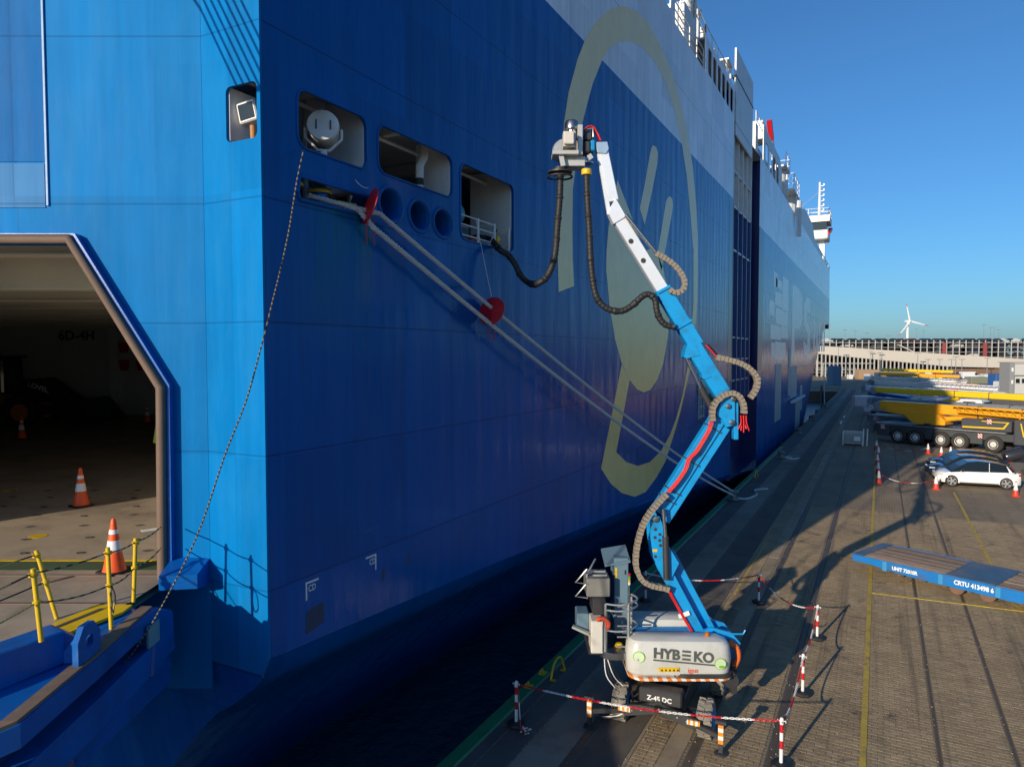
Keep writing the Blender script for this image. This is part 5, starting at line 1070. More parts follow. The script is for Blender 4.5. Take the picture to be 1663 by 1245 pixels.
# ================================================================ quay furniture
def bollard(x, y, lab):
    t = thing('quay_bollard', lab, 'bollard', (x, y, .01), 0, 'mooring bollards on the quay edge')
    MB().lathe([(.3, 0), (.3, .04), (.17, .1), (.15, .34), (.27, .44), (.27, .52), (.1, .58)], (0, 0, 0), 18).build('post', pm('bollard_iron', (.2, .2, .19), .6, var=.3), t, smooth=40)
    MB().box((0, 0, .02), (.8, .7, .04)).build('base_plate', DKST, t)
bollard(-6.9, 39.4, 'grey iron bollard holding both mooring ropes'); bollard(-6.5, 57, 'empty grey iron bollard beside the bright end of the green cope')
for k, (x, y) in enumerate(((-6.9, 75), (-6.9, 92), (-6.9, 112))): bollard(x, y, ('dark iron bollard at the quay edge, first beyond the painted cope', 'dark iron bollard at the quay edge, second beyond the painted cope', 'dark iron bollard at the quay edge, third beyond the painted cope')[k])
mb = MB(); mb.tube(spline([(-6.3, 57.2, .03), (-6.1, 57.8, .06), (-5.8, 57.4, .03), (-6.1, 56.8, .06), (-5.6, 56.9, .03), (-5.3, 57.5, .03)], 8), .05, 6); tag(mb.build('rope_pile', ROPE, smooth=60), 'tangled mooring rope lying by the empty bollard', 'rope')
mb = MB(); mb.tube(spline([(-6.7, 39.6, .12), (-6.3, 40.0, .05), (-6.0, 41.5, .04), (-6.3, 42.8, .04), (-5.7, 43.6, .04)], 8), .05, 6); tag(mb.build('rope_tail', ROPE, smooth=60), 'loose rope tail running from the roped bollard across the slabs', 'rope')
def hoop(x, y, lab):
    t = thing('ladder_hoop', lab, 'hoop', (x, y, .02), 0, 'yellow ladder hoops at the quay edge')
    MB().tube(spline([(0, -.38, 0), (.02, -.3, .28), (.03, -.1, .42), (.05, .12, .36), (.1, .24, .02)], 6), .03, 10).build('bow', YEL, t, smooth=60)
    for yy in (-.38, .24): MB().box((.05, yy, .01), (.12, .1, .02)).build('foot_plate', YEL, t)
hoop(-6.98, 15.9, 'yellow bent ladder hoop at the quay edge near the barrier post'); hoop(-6.95, 47.5, 'yellow bent ladder hoop further along the quay beyond the roped bollard')
for k, y in enumerate((14.95, 15.75)):
    mb = MB(); mb.tube([(-7.35, y - .08, .03), (-7.35, y - .08, .1), (-7.35, y + .08, .1), (-7.35, y + .08, .03)], .016, 6); mb.box((-7.3, y, .035), (.16, .22, .012))
    o = mb.build('ladder_grip', YEL); tag(o, 'small yellow ladder grip on the green cope', 'grip', 'yellow grips on the green cope')
random.seed(21)
for k in range(9):
    y = 68 + k * 10; t = thing('tyre_fender', 'black tyre fender hanging on the quay wall beyond the bow', 'fender', (EX - .3, y, -.7), 0, 'tyre fenders along the quay wall')
    MB().lathe([(.3, -.18), (.62, -.16), (.7, 0), (.62, .16), (.3, .18)], (0, 0, 0), 20, (1, 0, 0)).build('tyre', TYRE, t, smooth=40)
    MB().tube([(0, 0, .5), (.32, 0, .76)], .03, 6).build('hanger', DKST, t)
t = thing('mesh_crate', 'grey wire mesh crate standing on the shaded quay', 'crate', (-1.95, 68.4, 0))
mb = MB()
for x in (-.75, .75):
    for y in (-.5, .5): mb.bb((x - .04, y - .04, 0), (x + .04, y + .04, 1.15))
for z in (.15, 1.1): mb.bb((-.75, -.53, z), (.75, -.47, z + .06)); mb.bb((-.75, .47, z), (.75, .53, z + .06)); mb.bb((-.78, -.5, z), (-.72, .5, z + .06)); mb.bb((.72, -.5, z), (.78, .5, z + .06))
mb.build('frame', GALV, t); MB().bb((-.7, -.46, .2), (.7, .46, .95)).build('inner_tank', pm('tank_grey', (.3, .32, .3), .5), t, bevel=.05); MB().box((.35, -.49, .6), (.5, .02, .4)).build('sign', RWHITE, t)
for k, (x, y) in enumerate(((-1.15, 67.6), (-.85, 67.8))): tag(MB().cyl((x, y, 0), (x + .05, y, 1.5), .06, .05, 10).build('white_post', RWHITE), ('slim white post beside the mesh crate', 'slim white post nearer the crane')[k], 'post')

# ================================================================ red and white cones in the yard
ORW = pm('yard_cone_red', (.62, .05, .025), .5)
cl = [((.09, 48.6), 'red and white cone on the yellow line at the chain end', .85), ((.05, 52.5), 'red and white cone second along the yellow line', .85), ((.0, 56.6), 'red and white cone third along the yellow line', .85), ((.05, 61.0), 'red and white cone fourth along the yellow line', .85), ((-.1, 65.5), 'red and white cone at the far end of the yellow line row', .85), ((3.07, 48.0), 'red and white cone by the front bumper of the white car', .85), ((6.87, 47.7), 'red and white cone by the rear bumper of the white car', .85), ((3.54, 64.8), 'red and white cone alone before the crane wheels', .85), ((4.35, 63.4), 'orange and white cone of a close pair before the crane, the nearer one', .8), ((5.0, 63.9), 'orange and white cone of a close pair before the crane, the farther one', .8)]
for (x, y), lab, h in cl: cone('yard_cone', (x, y, .015), lab, h, ((.42, .93),), (ORW, RWHITE), 'cones in the yard', .42, False, 16)
o = chain((.09, 48.6, .62), (3.07, 48.0, .62), .4, 'red and white chain hung between two cones before the white car')
o = chain((.09, 65.4, .5), (3.54, 64.8, .5), .4, 'red and white chain hung between cones beside the crane')

# ================================================================ roll trailer
tr_ = thing('roll_trailer', 'long low blue roll trailer with worn plank deck standing across the yellow line', 'trailer', (-.75, 28.32, 0), math.atan2(-2.21, 4.8))
TB = pm('trailer_blue', (.005, .17, .50), .42, var=.15, scale=2, dirt=(.10, .05, .03), dirtamt=.5); TBR = pm('trailer_rust', (.17, .10, .065), .8, var=.4, scale=5)
WOOD = pm('plank', (.30, .215, .155), .85, var=.35, scale=3, rand=.35)
TL, TW_ = 12.4, 2.45
sp_ = [(0, .58), (.5, .5), (1.2, .40), (2.2, .34), (TL, .30), (TL, .70), (0, .70)]
for y0, y1 in ((0, .07), (TW_ - .07, TW_)): MB().prism(sp_, y0, y1, (), lambda u, v, d: (u, d, v)).build('side_beam', TB, tr_, bevel=.008)
MB().bb((0, .07, .45), (TL, TW_ - .07, .645)).build('deck_frame', TB, tr_)
MB().bb((-.06, .2, .55), (.0, TW_ - .2, .69)).build('end_plate', TB, tr_)
for x0, x1 in ((0.0, .35), (3.05, 4.5), (8.6, 9.6)): MB().bb((x0, .071, .646), (x1, TW_ - .071, .712)).build('steel_deck', pm('deck_steel_blue', (.08, .15, .22), .5, .3, var=.4, scale=1.5, dirt=(.27, .19, .13), dirtamt=.9), tr_)
for x0, x1 in ((.37, 3.03), (4.52, 8.58), (9.62, 12.3)):
    n = 14; w = (TW_ - .2) / n
    for i in range(n): MB().bb((x0, .1 + i * w + .008, .65), (x1, .1 + (i + 1) * w - .008, .70 + random.uniform(-.006, .008))).build('plank', WOOD, tr_)
for x in (1.15, 2.95, 4.6, 6.6, 8.4): MB().bb((x - .07, -.012, .36), (x + .07, -.001, .69)).build('side_plate', pm('trailer_blue_pale', (.04, .26, .52), .45), tr_)
for x, y in ((3.3, .5), (3.3, 1.9), (4.2, .5), (4.2, 1.9)): MB().lathe([(.1, -.12), (.22, -.12), (.24, 0), (.22, .12), (.1, .12)], (x, y, .245), 18, (0, 1, 0)).build('wheel', TBR, tr_, smooth=40)
for s, x, sz in (('UNIT 72010R', 1.4, .17), ('CRTU 413498 6', 3.35, .2), ('CMTL', 7.2, .2)):
    mb = MB(); text_into(mb, s, sz, lambda a, b: (x + a * .85, -.0145 if False else -.006, .47 + b), bold=.008); mb.build('side_lettering', RWHITE, tr_)
MB().bb((5.75, -.012, .46), (6.25, -.001, .64)).build('side_pocket', DKST, tr_); MB().bb((6.6 + .1, -.012, .44), (7.05, -.001, .6)).build('side_sign', RWHITE, tr_)
for i in range(14): MB().bb((1.6 + i * .72, -.03, .31), (1.68 + i * .72, -.001, .36)).build('lashing_ring', TBR, tr_)

# ================================================================ cars
def car(name, loc, rz, paint, label, group=None, L=4.35, dark=False):
    t = thing(name, label, 'car', loc, rz, group)
    hw = .89
    def sec(x, zb, zt, w, wt):
        r = .12; return [(x, -w, zb + .05), (x, -w * 1.0, zb + (zt - zb) * .55), (x, -wt, zt), (x, 0, zt + .02), (x, wt, zt), (x, w, zb + (zt - zb) * .55), (x, w, zb + .05), (x, w * .9, zb), (x, -w * .9, zb)]
    S_ = [(-L / 2, .35, .78, .66, .6), (-L / 2 + .06, .22, .92, .78, .72), (-1.75, .2, .98, .88, .8), (-1.2, .2, .97, .9, .84), (0, .2, .94, .9, .84), (1.0, .2, .92, .9, .82), (1.5, .2, .86, .88, .76), (L / 2 - .14, .22, .74, .78, .64), (L / 2, .34, .6, .62, .5)]
    MB().loft([sec(*s) for s in S_]).build('body', paint, t, smooth=50)
    def gs(x, z, w, zb): return [(x, -w, z), (x, w, z), (x, .83, zb), (x, -.83, zb)]
    cabn = [(-L / 2 + .3, 1.0, .74, .93), (-1.5, 1.34, .66, .94), (-.9, 1.47, .62, .93), (0, 1.53, .61, .92), (.55, 1.46, .62, .91), (1.0, 1.2, .70, .90), (1.45, .89, .76, .86)]
    MB().loft([gs(*c) for c in cabn]).build('windows', DKGLASS, t, smooth=30)
    rf = [[(x, -w * .98, z + .012), (x, 0, z + .035), (x, w * .98, z + .012)] for x, z, w, zb in cabn[1:5]]
    roofm = pm('car_roof_black', (.012, .02, .035), .12, coat=.6)
    MB().grid(rf).build('roof', roofm, t, smooth=50)
    for s in (-1, 1):
        for (xa, xb) in ((-1.62, -1.42), (-.52, -.46), (.95, 1.02)):
            mb = MB(); za = 1.28 if xa < -1 else (1.46 if xa < 0 else 1.2); mb.beam((xa, s * .838, .93), (xa + (.25 if xa < -1 else -.03 if xa < 0 else -.42), s * .66, za), .03 if xa > -1 else .16, .02, (0, s, 0)); mb.build('pillar', paint, t)
        MB().box((.85, s * .95, 1.0), (.14, .16, .11)).build('mirror', roofm, t, bevel=.03)
        MB().box((L / 2 - .22, s * .62, .68), (.34, .2, .1), Matrix.Rotation(-s * .35, 3, 'Z')).build('headlight', pm('headlight', (.5, .52, .55), .1), t, bevel=.03)
        MB().box((-L / 2 + .1, s * .7, .84), (.14, .26, .1)).build('tail_light', pm('tail_red', (.35, .01, .015), .2), t, bevel=.02)
        MB().bb((-1.0, s * .905 - .012, .2), (1.0, s * .905 + .012, .3)).build('sill', BLACK, t)
        for x in (-.55, .45): MB().box((x - .35, s * .905, .78), (.18, .02, .03)).build('door_handle', paint, t)
        for x in (-1.37, 1.4):
            w = MB().lathe([(.2, -.1), (.32, -.11), (.345, -.06), (.345, .06), (.32, .11), (.2, .1)], (x, s * .81, .345), 28, (0, 1, 0)).build('tyre', TYRE, t, smooth=40)
            mb = MB(); mb.lathe([(.05, 0), (.08, .02), (.06, .04)], (x, s * .915, .345), 12, (0, s, 0))
            for i in range(5):
                a = 2 * math.pi * i / 5; mb.beam((x, s * .925, .345), (x + .22 * math.cos(a), s * .92, .345 + .22 * math.sin(a)), .07, .015, (0, 1, 0))
            mb.tube([(x + .235 * math.cos(2 * math.pi * i / 24), s * .92, .345 + .235 * math.sin(2 * math.pi * i / 24)) for i in range(25)], .016, 5, False)
            mb.build('rim', GALV, w, smooth=40)
            MB().lathe([(.3, 0), (.3, .005)], (x, s * .80, .37), 24, (0, s, 0)).build('wheel_arch', BLACK, t)
    MB().bb((L / 2 - .03, -.5, .3), (L / 2 + .005, .5, .46)).build('front_grille', BLACK, t)
    return t
CW = pm('car_white', (.78, .78, .76), .2, coat=.6, var=.04); CB = pm('car_black', (.012, .012, .016), .15, coat=.7, var=.1); CN = pm('car_navy', (.01, .018, .035), .15, coat=.7, var=.1)
hd_ = math.atan2(-.37, -2.8)
car('parked_car', (5.25, 50.6, .012), hd_, CW, 'white hatchback car with dark roof parked behind two cones', 'cars parked behind the cones')
car('parked_car', (5.1, 53.2, .012), hd_, CN, 'dark navy car between the white hatchback and the farther black car', 'cars parked behind the cones', 4.6)
car('parked_car', (5.3, 55.9, .012), hd_, CB, 'black car farthest from the white hatchback, nearest the grey crane', 'cars parked behind the cones', 4.6)
mb = MB(); mb.lathe([(.2, 0), (.42, .02), (.45, .1), (.45, 1.1), (.42, 1.2), (.2, 1.22)], (7.8, 59.2, .75), 22, (.95, .2, .35)); tag(mb.build('black_drum', pm('drum', (.03, .03, .035), .2, coat=.5), smooth=40), 'tilted shiny black drum lying behind the parked cars', 'drum')
MB().bb((7.9, 58.9, .0), (8.9, 59.9, .5)).build('drum_stand', DKST, bpy.data.objects['black_drum'])

# ================================================================ mobile cranes
RW = stripes('red_white_plate', (.75, .75, .72), (.6, .02, .03), .22, 0, .5, 1.0)
def crane(loc, rz, label, carrier, boomc, upper, L=11.5, boomL=15.5, lattice=True, box=None, detail=True, boomz=3.2, stripe=None, box_h=1.3):
    t = thing('mobile_crane', label, 'crane', loc, rz, 'mobile cranes parked in a row')
    WX = [0, 1.45, 3.5, 4.95, 7.4]; r = .68
    MB().bb((-2.3, .25, .95), (L - 1.6, 2.4, 1.55)).build('chassis', carrier, t, bevel=.03)
    MB().bb((-2.1, .05, 1.56), (L - 3.2, 2.6, 1.72)).build('deck', carrier, t, bevel=.02)
    MB().bb((-2.0, .03, 1.60), (L - 3.3, .049, 1.66)).build('trim_strip', GALV, t)
    for x in WX:
        for y in (.18, 2.47):
            w = MB().lathe([(.36, -.2), (.6, -.21), (r, -.12), (r, .12), (.6, .21), (.36, .2)], (x, y, r), 28 if detail else 14, (0, 1, 0)).build('tyre', TYRE, t, smooth=40)
            if y < 1: MB().lathe([(.08, -.235), (.12, -.25), (.2, -.24), (.25, -.19), (.33, -.2), (.37, -.225), (.38, -.15)], (x, y, r), 22, (0, 1, 0)).build('rim', pm('crane_rim', (.62, .61, .58), .4), w, smooth=40)
    for a, b in ((-.75, .72), (2.2, 2.75), (5.7, 6.6)):
        MB().bb((a if a > 0 else -1.9, .06, .6), (b if a > 0 else -.85, 2.5, 1.5)).build('outrigger_box', carrier, t, bevel=.02)
    MB().bb((5.0, .1, 1.73), (8.6, 2.5, 2.62)).build('engine_housing', carrier, t, bevel=.05)
    if stripe:
        mb = MB(); mb.prism([(5.1, 1.86), (8.1, 1.95), (8.45, 2.5), (6.5, 2.52), (6.5, 2.46), (8.3, 2.44), (8.02, 2.06), (5.1, 1.98)], .085, .095, (), lambda u, v, d: (u, d, v)); mb.build('paint_stripe', stripe, t)
        mb = MB(); mb.prism([(9.2, 2.5), (9.28, 2.5), (9.5, 1.55), (10.3, 1.35), (10.3, 1.28), (9.42, 1.45)], .035, .045, (), lambda u, v, d: (u, d, v)); mb.build('paint_stripe', stripe, t)
    cb = MB().prism([(8.75, .8), (L, .8), (L + .1, 1.6), (L - .15, 2.75), (8.75, 2.75)], .06, 2.55, (), lambda u, v, d: (u, d, v)).build('cab', carrier, t, bevel=.08, seg=2)
    MB().prism([(9.6, 1.7), (10.9, 1.65), (10.75, 2.5), (9.5, 2.5)], .04, .055, (), lambda u, v, d: (u, d, v)).build('cab_window', DKGLASS, cb)
    MB().bb((L + .03, .3, 1.75), (L + .09, 2.3, 2.5)).build('windscreen', DKGLASS, cb)
    MB().bb((L - .1, .2, .75), (L + .25, 2.4, 1.1)).build('bumper', carrier, t, bevel=.05)
    # superstructure
    mb = MB(); mb.prism([(-1.4, 3.1), (3.0, 2.75), (3.6, 2.2), (3.6, 1.85), (1.0, 1.8), (.2, 2.5), (-1.5, 2.7)], .5, 2.2, (), lambda u, v, d: (u, d, v)); mb.build('superstructure', upper, t, bevel=.05)
    MB().lathe([(.9, 0), (.9, .2)], (2.2, 1.35, 1.73), 24).build('slew_ring', DKST, t, smooth=40)
    a, b = Vector((-2.2, 1.35, boomz + .02)), Vector((-2.2 + boomL, 1.35, boomz - .15))
    bh = .85 if detail else .62
    bo = MB().beam(a, b, .8, bh).build('boom', boomc, t, bevel=.1, seg=2)
    for k in (.3, .52, .72):
        c = a + (b - a) * k; MB().beam(c, c + (b - a).normalized() * .07, .86, bh + .06).build('boom_collar', DKST if k > .5 else boomc, bo)
    MB().lathe([(.25, -.35), (.42, -.33), (.42, .33), (.25, .35)], (-2.35, 1.35, boomz - .05), 18, (0, 1, 0)).build('winch_drum', GALV, t, smooth=40)
    MB().cyl((2.6, 1.35, 2.25), (6.2, 1.35, boomz - .5), .22, None, 14).build('luffing_cylinder', boomc, t, smooth=40)
    if lattice:
        mb = MB(); y = .62
        A = [(4.2, boomz + .35), (13.4, boomz + .1)]; Bq = [(4.6, boomz - .12), (13.4, boomz - .42)]
        for P0 in (A, Bq):
            for yy in (y, y - .35): mb.tube([(P0[0][0], yy, P0[0][1]), (P0[1][0], yy, P0[1][1])], .05, 6)
        n = 16
        for i in range(n):
            f = i / n; g = (i + .5) / n; h_ = (i + 1) / n
            pa = lambda q, s: Vector((s[0][0] + (s[1][0] - s[0][0]) * q, y - .35, s[0][1] + (s[1][1] - s[0][1]) * q))
            mb.tube([pa(f, Bq), pa(g, A), pa(h_, Bq)], .03, 5)
        mb.build('lattice_jib', boomc, t)
    for x, z in ((6.9, 2.3), (-1.5, 1.2), (6.3, 1.1)): MB().bb((x, -.02 if z < 2 else .078, z), (x + .32, .03 if z < 2 else .084, z + .36)).build('warning_plate', RW, t)
    if box:
        MB().bb((-3.4, .0, 1.2), (-.9, 2.6, 1.2 + box_h)).build('counterweight', box, t, bevel=.04)
        MB().bb((-3.43, -.01, 1.25), (-3.0, -.001, 1.15 + box_h)).build('warning_plate', RW, t)
    for x in (-1.9, 9.1): MB().bb((x, .02, 1.75 if x < 0 else 2.8), (x + .12, .1, 1.9 if x < 0 else 2.9)).build('lamp', pm('lamp_orange', (.7, .2, .02), .3), t)
    mb = MB()
    for x in (4.6, 5.6, 7.0): mb.tube([(x, .15, 1.72), (x, .15, 2.4)], .02, 5)
    mb.tube([(4.6, .15, 2.4), (7, .15, 2.4)], .02, 5); mb.build('hand_rail', DKST, t)
    return t
CY = pm('crane_yellow', (.80, .37, .012), .4, coat=.3, var=.08, scale=1.5); CY2 = pm('crane_bright_yellow', (.80, .52, .01), .4, coat=.3, var=.08); CG = pm('crane_grey', (.065, .07, .078), .4, coat=.2, var=.15); CWH = pm('crane_white', (.72, .73, .73), .4, coat=.2, var=.1)
CRD = pm('crane_red', (.42, .02, .02), .4, coat=.2); CBL = pm('crane_blue', (.02, .06, .28), .4, coat=.2); CGN = pm('crane_green', (.02, .09, .05), .5); CGB = pm('crane_slate', (.16, .19, .23), .4, coat=.2)
def FW3(u, D): return tuple(RT * ((u - 831.5) / 1150 * D) + FW * D)[:2] + (.01,)
HDG = math.atan2(-3.2, 6.4)
crane((1.56, 71.07, .01), HDG, 'grey mobile crane with orange yellow boom and lattice jib standing behind the parked cars', CG, CY, CY, stripe=CY2)
for u, D, lab, a, b, c, kw in [
    (1447, 76, 'mobile crane with bright yellow telescopic boom directly behind the grey crane', CG, CY2, CY2, dict(lattice=False, boomz=3.9)),
    (1445, 70.5, 'slate grey mobile crane with slate boom wedged behind the orange boom', CGB, CGB, CBL, dict(lattice=False, boomz=3.1, boomL=17)),
    (1428, 88, 'white mobile crane with a white striped counterweight box at its tail', CWH, CWH, CBL, dict(lattice=True, box=CWH, boomz=3.5)),
    (1440, 99, 'white and blue mobile crane behind the striped counterweight', CBL, CWH, CWH, dict(lattice=True, boomz=3.7)),
    (1432, 113, 'red mobile crane carrier under an orange boom', CRD, CY, CY, dict(lattice=False, boomz=3.3)),
    (1434, 128, 'white mobile crane with pale boom farther down the row', CWH, CWH, CGB, dict(lattice=True, boomz=3.4)),
    (1440, 146, 'yellow mobile crane near the far end of the row', CGB, CY, CY, dict(lattice=False, boomz=3.6)),
    (1444, 166, 'bright yellow mobile crane at the far end of the row', CY2, CY2, CGN, dict(lattice=False, boomz=4.0))]:
    crane(FW3(u, D), HDG, lab, a, b, c, detail=False, **kw)

# ================================================================ far shore: car park, ramp, sheds, masts, wind turbine
Gx = dict(world=True)
def px3(u, v, D): return ((u - 831.5) / 1150 * D, 8 - (v - 573) * D / 1150)
def fthing(name, lab, cat, u, D, group=None): return thing(name, lab, cat, tuple(FW3(u, D)[:2]) + (0,), 0, group)
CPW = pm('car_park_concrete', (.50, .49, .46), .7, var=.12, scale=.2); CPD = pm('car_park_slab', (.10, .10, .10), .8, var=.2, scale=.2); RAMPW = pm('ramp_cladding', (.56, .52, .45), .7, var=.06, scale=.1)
D1 = 250
cp = fthing('car_park', 'wide multi storey car park with slim white columns on the far shore', 'car park', 1500, D1)
r0, zt = px3(1325, 556, D1); r1, _ = px3(1760, 556, D1)
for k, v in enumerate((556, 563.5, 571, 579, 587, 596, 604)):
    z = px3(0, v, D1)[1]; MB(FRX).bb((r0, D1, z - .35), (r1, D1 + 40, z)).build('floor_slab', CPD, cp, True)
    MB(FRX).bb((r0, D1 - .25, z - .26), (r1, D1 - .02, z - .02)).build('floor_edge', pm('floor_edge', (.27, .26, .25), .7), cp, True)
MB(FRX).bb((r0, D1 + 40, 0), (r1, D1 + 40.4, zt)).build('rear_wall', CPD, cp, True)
cw = (px3(1010.5, 0, D1)[0] - px3(1000, 0, D1)[0])
n = int((r1 - r0) / cw)
colm = MB().bb((-.11, -.3, 0), (.11, .0, zt + .8)).build('column', CPW, cp); colm.parent = None
for i in range(n + 1):
    o = colm if i == 0 else colm.copy()
    if i: COL.objects.link(o)
    p = FRX @ Vector((r0 + i * cw, D1 - .3, 0)); o.location = p; o.rotation_euler = (0, 0, R(27.433)); par(o, cp, True)
for u in (1531, 1597): 
    ra = px3(u, 0, D1)[0]; MB(FRX).bb((ra - .6, D1 - .8, px3(0, 581, D1)[1]), (ra + .6, D1 - .4, px3(0, 556, D1)[1])).build('stair_panel', pm('stair_red', (.3, .06, .06), .6), cp, True)
mb = MB(FRX); a = px3(1454, 560, D1); b = px3(1478, 571, D1); mb.beam((a[0], D1 - 1.2, a[1]), (b[0], D1 - 1.2, b[1]), 1.4, .35); mb.build('stair_flight', CPW, cp, True)
# cars on the car-park roof and open floors
random.seed(9)
pc = None; cnt = 0
pal = [(.02, .02, .025), (.03, .035, .04), (.08, .08, .085), (.5, .5, .5), (.05, .02, .02), (.02, .03, .06)]
pmn = [pm('far_car_%d' % k, c, .25, coat=.4) for k, c in enumerate(pal)]
def farcar(mat):
    mb = MB(); mb.loft([[(x, -.85, .25), (x, -.85, z), (x, .85, z), (x, .85, .25)] for x, z in ((-2.1, .6), (-2, .85), (-1.3, .95), (1.2, .9), (2.0, .75), (2.1, .5))])
    mb.loft([[(x, -.72, .85), (x, -.6, z), (x, .6, z), (x, .72, .85)] for x, z in ((-1.6, .95), (-1.1, 1.4), (.2, 1.45), (1.0, .95))])
    for x in (-1.3, 1.3):
        for y in (-.8, .8): mb.cyl((x, y - .1, .32), (x, y + .1, .32), .32, None, 10)
    return mb.build('stored_car', mat)
prot = [farcar(m_) for m_ in pmn]; used = set()
LV = [px3(0, v, D1)[1] for v in (556, 563.5, 571, 579)]
names_ = ['roof', 'floor below the roof', 'second open floor', 'third open floor']
for lv in range(4):
    m_ = 34 if lv == 0 else 16
    for i in range(m_):
        rr_ = r0 + 3 + (r1 - r0 - 6) * (i + .5) / m_ + random.uniform(-.5, .5); k = random.choice([0, 0, 1, 1, 2, 3, 4, 5])
        if k in used: o = prot[k].copy(); COL.objects.link(o)
        else: o = prot[k]; used.add(k)
        o.location = FRX @ Vector((rr_, D1 + 1.6 + random.uniform(0, .5), LV[lv] + .005)); o.rotation_euler = (0, 0, R(27.433) + math.pi * (i % 2))
        tag(o, '%s car stored on the car park %s' % (('black', 'charcoal', 'grey', 'silver', 'dark red', 'navy')[k], names_[lv]), 'car', 'cars stored in the car park')
for k in range(6):
    if k not in used: bpy.data.objects.remove(prot[k])
D2 = 238
rw = fthing('access_ramp', 'long pale sloping vehicle ramp in front of the car park', 'ramp', 1500, D2)
pts = [px3(u, v, D2) for u, v in ((1325, 561), (1663, 583), (1760, 589), (1760, 602), (1640, 597.5), (1540, 595), (1325, 574))]
mb = MB(FRX); mb.prism(pts, D2, D2 + 8, (), f0); mb.build('ramp_wall', RAMPW, rw, True)
i = 0; u = 1328
while u < 1545:
    a = px3(u, 575 + (u - 1325) * .093, D2); MB(FRX).bb((a[0] - .14, D2 + .1, 0), (a[0] + .14, D2 + .5, a[1] + .5)).build('pillar', CPW, rw, True); u += 6.6
mb = MB(FRX); 
for v in (590, 600): 
    a = px3(1325, v, D2); b = px3(1420, v, D2); mb.bb((a[0], D2 + .1, a[1] - .12), (b[0], D2 + .4, a[1] + .12))
mb.build('tie_beam', CPW, rw, True)
a = px3(1540, 596, D2 - 2); b = px3(1690, 612, D2 - 2)
bw_ = fthing('brick_wall', 'low brown wall under the pale ramp beside the white office', 'wall', 1600, D2 - 3)
mb = MB(FRX); mb.bb((a[0], D2 - 3, 0), (b[0], D2 - 2, px3(0, 598.5, D2 - 2)[1])); mb.build('wall_face', pm('brown_brick', (.20, .12, .075), .8, var=.2, scale=.4), bw_, True)
a = px3(1400, 598, D2 - 3)[0]; b = px3(1540, 598, D2 - 3)[0]
mb = MB(FRX); mb.bb((a, D2 - 5, 0), (b, D2 - 4.5, px3(0, 603, D2 - 4)[1])); tag(mb.build('yard_fence', pm('brown_fence', (.25, .17, .1), .8, var=.3, scale=.5)), 'low brown fence behind the crane row', 'fence')
# white office
D3 = 128
of = fthing('office_building', 'two storey white and grey office block beside the crane row', 'building', 1650, D3)
def fb(name, u0, v0, u1, v1, d0, d1, mat, parent): 
    a = px3(u0, v0, D3); b = px3(u1, v1, D3); return MB(FRX).bb((a[0], D3 + d0, a[1]), (b[0], D3 + d1, b[1])).build(name, mat, parent, True)
OFW = pm('office_white', (.55, .55, .53), .6, var=.08, scale=.3)
fb('upper_storey', 1646, 609, 1720, 590, 0, 2.4, OFW, of); fb('lower_storey', 1649, 640, 1720, 609.2, .6, 2.4, OFW, of); fb('stair_tower', 1638, 640, 1645.8, 589, -.3, 2.4, pm('office_grey', (.26, .27, .28), .6), of); fb('roof_edge', 1637, 589, 1722, 587.6, -.5, 2.8, SGREY, of); fb('plinth', 1648, 643, 1720, 640, .3, 2.4, pm('plinth_dark', (.08, .08, .08), .7), of)
for (u0, v0, u1, v1) in ((1654, 622, 1660, 615), (1664, 622, 1670, 615)):
    w = fb('window', u0, v0, u1, v1, .5, .62, DKGLASS, of); fb('window_frame', u0 - .4, v0 + .4, u1 + .4, v0, .42, .6, OFW, w)
for v in (597, 617): fb('window', 1641, v + 6, 1644, v, -.34, -.28, RWHITE, of)
# containers, vans, sheds
def yardbox(name, lab, cat, u0, v0, u1, v1, D, mat, dep=3, group=None):
    a = px3(u0, v0, D); b = px3(u1, v1, D); t = fthing(name, lab, cat, (u0 + u1) / 2, D, group)
    MB(FRX).bb((a[0], D, 0), (b[0], D + dep, b[1])).build('body', mat, t, True, bevel=.08)
    n = max(3, int(abs(b[0] - a[0]) / .5))
    for i in range(n): x = a[0] + (b[0] - a[0]) * (i + .5) / n; MB(FRX).bb((x - .06, D - .05, .3), (x + .06, D - .001, b[1] - .2)).build('rib', mat, t, True)
    return t
yardbox('shipping_container', 'blue shipping container near the white office', 'container', 1618, 622, 1637, 607, 170, pm('cont_blue', (.03, .11, .32), .5), group='containers in the yard')
yardbox('shipping_container', 'white shipping container beside the blue one', 'container', 1600, 618, 1616, 609, 190, SWHITE, group='containers in the yard')
yardbox('storage_tank', 'green grey storage tank box in the yard behind the cranes', 'tank', 1578, 622, 1610, 612, 185, pm('tank_green', (.2, .22, .17), .6))
yardbox('site_hut', 'small blue and grey site hut at the basin corner', 'hut', 1352, 610, 1367, 594, 176, pm('hut_blue', (.08, .16, .26), .6))
yardbox('timber_stack', 'stack of brown timber by the car park foot', 'timber', 1396, 612, 1440, 600, 215, pm('timber', (.36, .24, .14), .8))
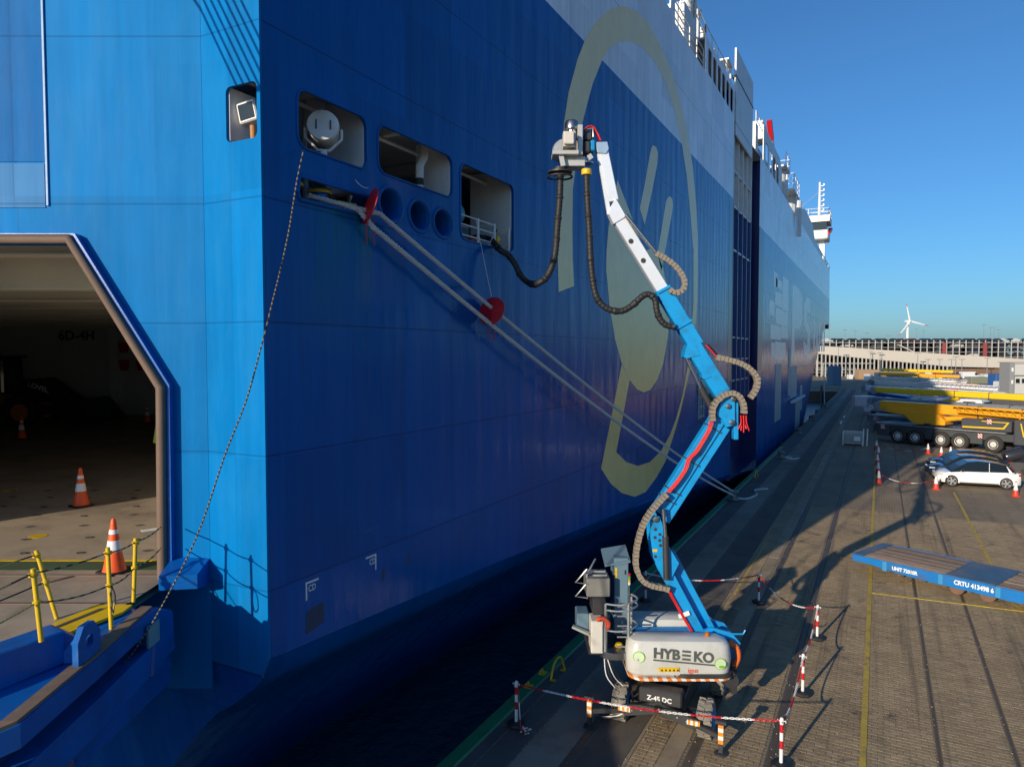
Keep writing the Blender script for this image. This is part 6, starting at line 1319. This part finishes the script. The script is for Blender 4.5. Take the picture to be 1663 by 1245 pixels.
def van(u, v, D, lab):
    t = fthing('white_van', lab, 'van', u, D, 'vans in the far yard'); p = px3(u, v, D)[0]
    X_ = FRX @ Matrix.Translation((p, D, 0))
    MB(X_).loft([[(x, -1, .4), (x, -.95, z), (x, .95, z), (x, 1, .4)] for x, z in ((-2.6, 2.1), (-2.5, 2.4), (1.2, 2.4), (2.0, 1.3), (2.7, 1.1), (2.75, .6))]).build('body', CWH, t, True, bevel=.05)
    MB(X_).prism([(1.0, 1.4), (1.9, 1.4), (1.4, 2.1), (.9, 2.1)], -1.02, -.98, (), f0).build('cab_window', DKGLASS, t, True)
    for x in (-1.7, 1.8):
        for y in (-.9, .9): MB(X_).cyl((x, y - .12, .38), (x, y + .12, .38), .38, None, 14).build('wheel', TYRE, t, True)
van(1640, 620, 140, 'white van standing before the office block'); van(1520, 605, 205, 'white van in the yard behind the yellow cranes'); van(1575, 608, 212, 'white van in the yard before the brown wall')
random.seed(31)
for k in range(12):
    u = 1385 + k * 19 + random.uniform(-5, 5); c = random.choice([SWHITE, CBL, CGB, CRD, CWH, SGREY]); D = random.uniform(196, 222)
    nm = {SWHITE: 'off white', CBL: 'blue', CGB: 'slate', CRD: 'red', CWH: 'white', SGREY: 'grey'}[c]
    yardbox('machine_crate', '%s machine crate in the far yard before the car park' % nm, 'crate', u, 612, u + random.uniform(5, 10), 612 - random.uniform(4, 8), D, c, 2, 'crates in the far yard')
# lamp masts
ml = [(1345, 529, 300), (1371, 536, 300), (1388, 538, 300), (1407, 541, 300), (1442, 545, 290), (1487, 534, 330), (1498, 537, 330), (1596, 528, 320), (1607, 532, 330), (1613, 532, 330), (1620, 536, 340), (1414, 571, 236), (1429, 573, 236), (1490, 574, 230), (1507, 584, 225), (1526, 584, 225), (1552, 580, 220), (1562, 584, 215), (1545, 584, 222), (1603, 582, 225), (1361, 563, 230)]
for u, v, D in ml:
    r_, z = px3(u, v, D); t = fthing('lamp_mast', 'slim lamp mast rising above the car park roof' if D > 280 else 'slim lamp mast standing in front of the pale ramp', 'lamp mast', u, D, 'lamp masts in the port')
    MB(FRX).cyl((r_, D, 0), (r_, D, z), .14, .08, 8).build('pole', pm('mast_grey', (.22, .23, .24), .6), t, True); MB(FRX).bb((r_ - .9, D - .2, z), (r_ + .9, D + .2, z + .18)).build('lamp_head', pm('mast_grey', (.22, .23, .24), .6), t, True)
# wind turbine
D4 = 900; wt = fthing('wind_turbine', 'white three bladed wind turbine with red blade tips beyond the car park', 'wind turbine', 1472, D4)
TWH = pm('turbine_white', (.75, .76, .77), .4, var=.03)
h = px3(1474, 522, D4); MB(FRX).cyl((h[0] - 1.2, D4, 0), (h[0] - 1.2, D4, h[1]), 2.0, 1.2, 20).build('tower', TWH, wt, True, smooth=40)
MB(FRX).bb((h[0] - 4, D4 - 2.4, h[1] - 1.3), (h[0] + 2, D4 + 3, h[1] + 1.5)).build('nacelle', TWH, wt, True, bevel=.4)
MB(FRX).lathe([(1.4, 0), (1.4, 1.2), (.5, 2.4)], (h[0], D4 - 2.4, h[1]), 16, (0, -1, 0)).build('hub', TWH, wt, True, smooth=40)
for ang in (103, 232, -14):
    d = Vector((math.cos(R(ang)), 0, math.sin(R(ang)))); p = Vector((-d.z, 0, d.x)); c0 = Vector((h[0], D4 - 3.2, h[1])); Lb = 24
    def bs(f, w): 
        c = c0 + d * (Lb * f); return [c - p * w * .4, c + Vector((0, .25, 0)), c + p * w * .6, c - Vector((0, .25, 0))]
    bl = MB(FRX).loft([bs(.02, 1.0), bs(.12, 2.2), bs(.5, 1.5), bs(.8, 1.0)]).build('blade', TWH, wt, True)
    MB(FRX).loft([bs(.8001, 1.0), bs(1, .4)]).build('blade_tip', RED, bl, True)
# basin head with pontoon
t = fthing('mooring_pontoon', 'dark timber pontoon at the head of the basin', 'pontoon', 1345, 172)
a = px3(1322, 630, 165); b = px3(1373, 622, 165)
MB().bb((-30, 166, -2.7), (-7.6, 175.9, -.3)).build('body', pm('pontoon_dark', (.05, .045, .04), .8), t, True)
MB().bb((-30, 165.8, -.29), (-7.6, 175.9, -.1)).build('deck', CONC, t, True)
for x in (-26, -21, -16, -11): MB().cyl((x, 165.6, -3), (x, 165.6, 1.0), .25, None, 10).build('pile', DKST, t, True)
o = rope('bow_rope', sag((-8.9, 139, 6), (-7.0, 112, .4), .5), .08, ROPE, 3, 1.0); tag(o, 'long thin bow mooring rope running down to the far quay bollard', 'rope')
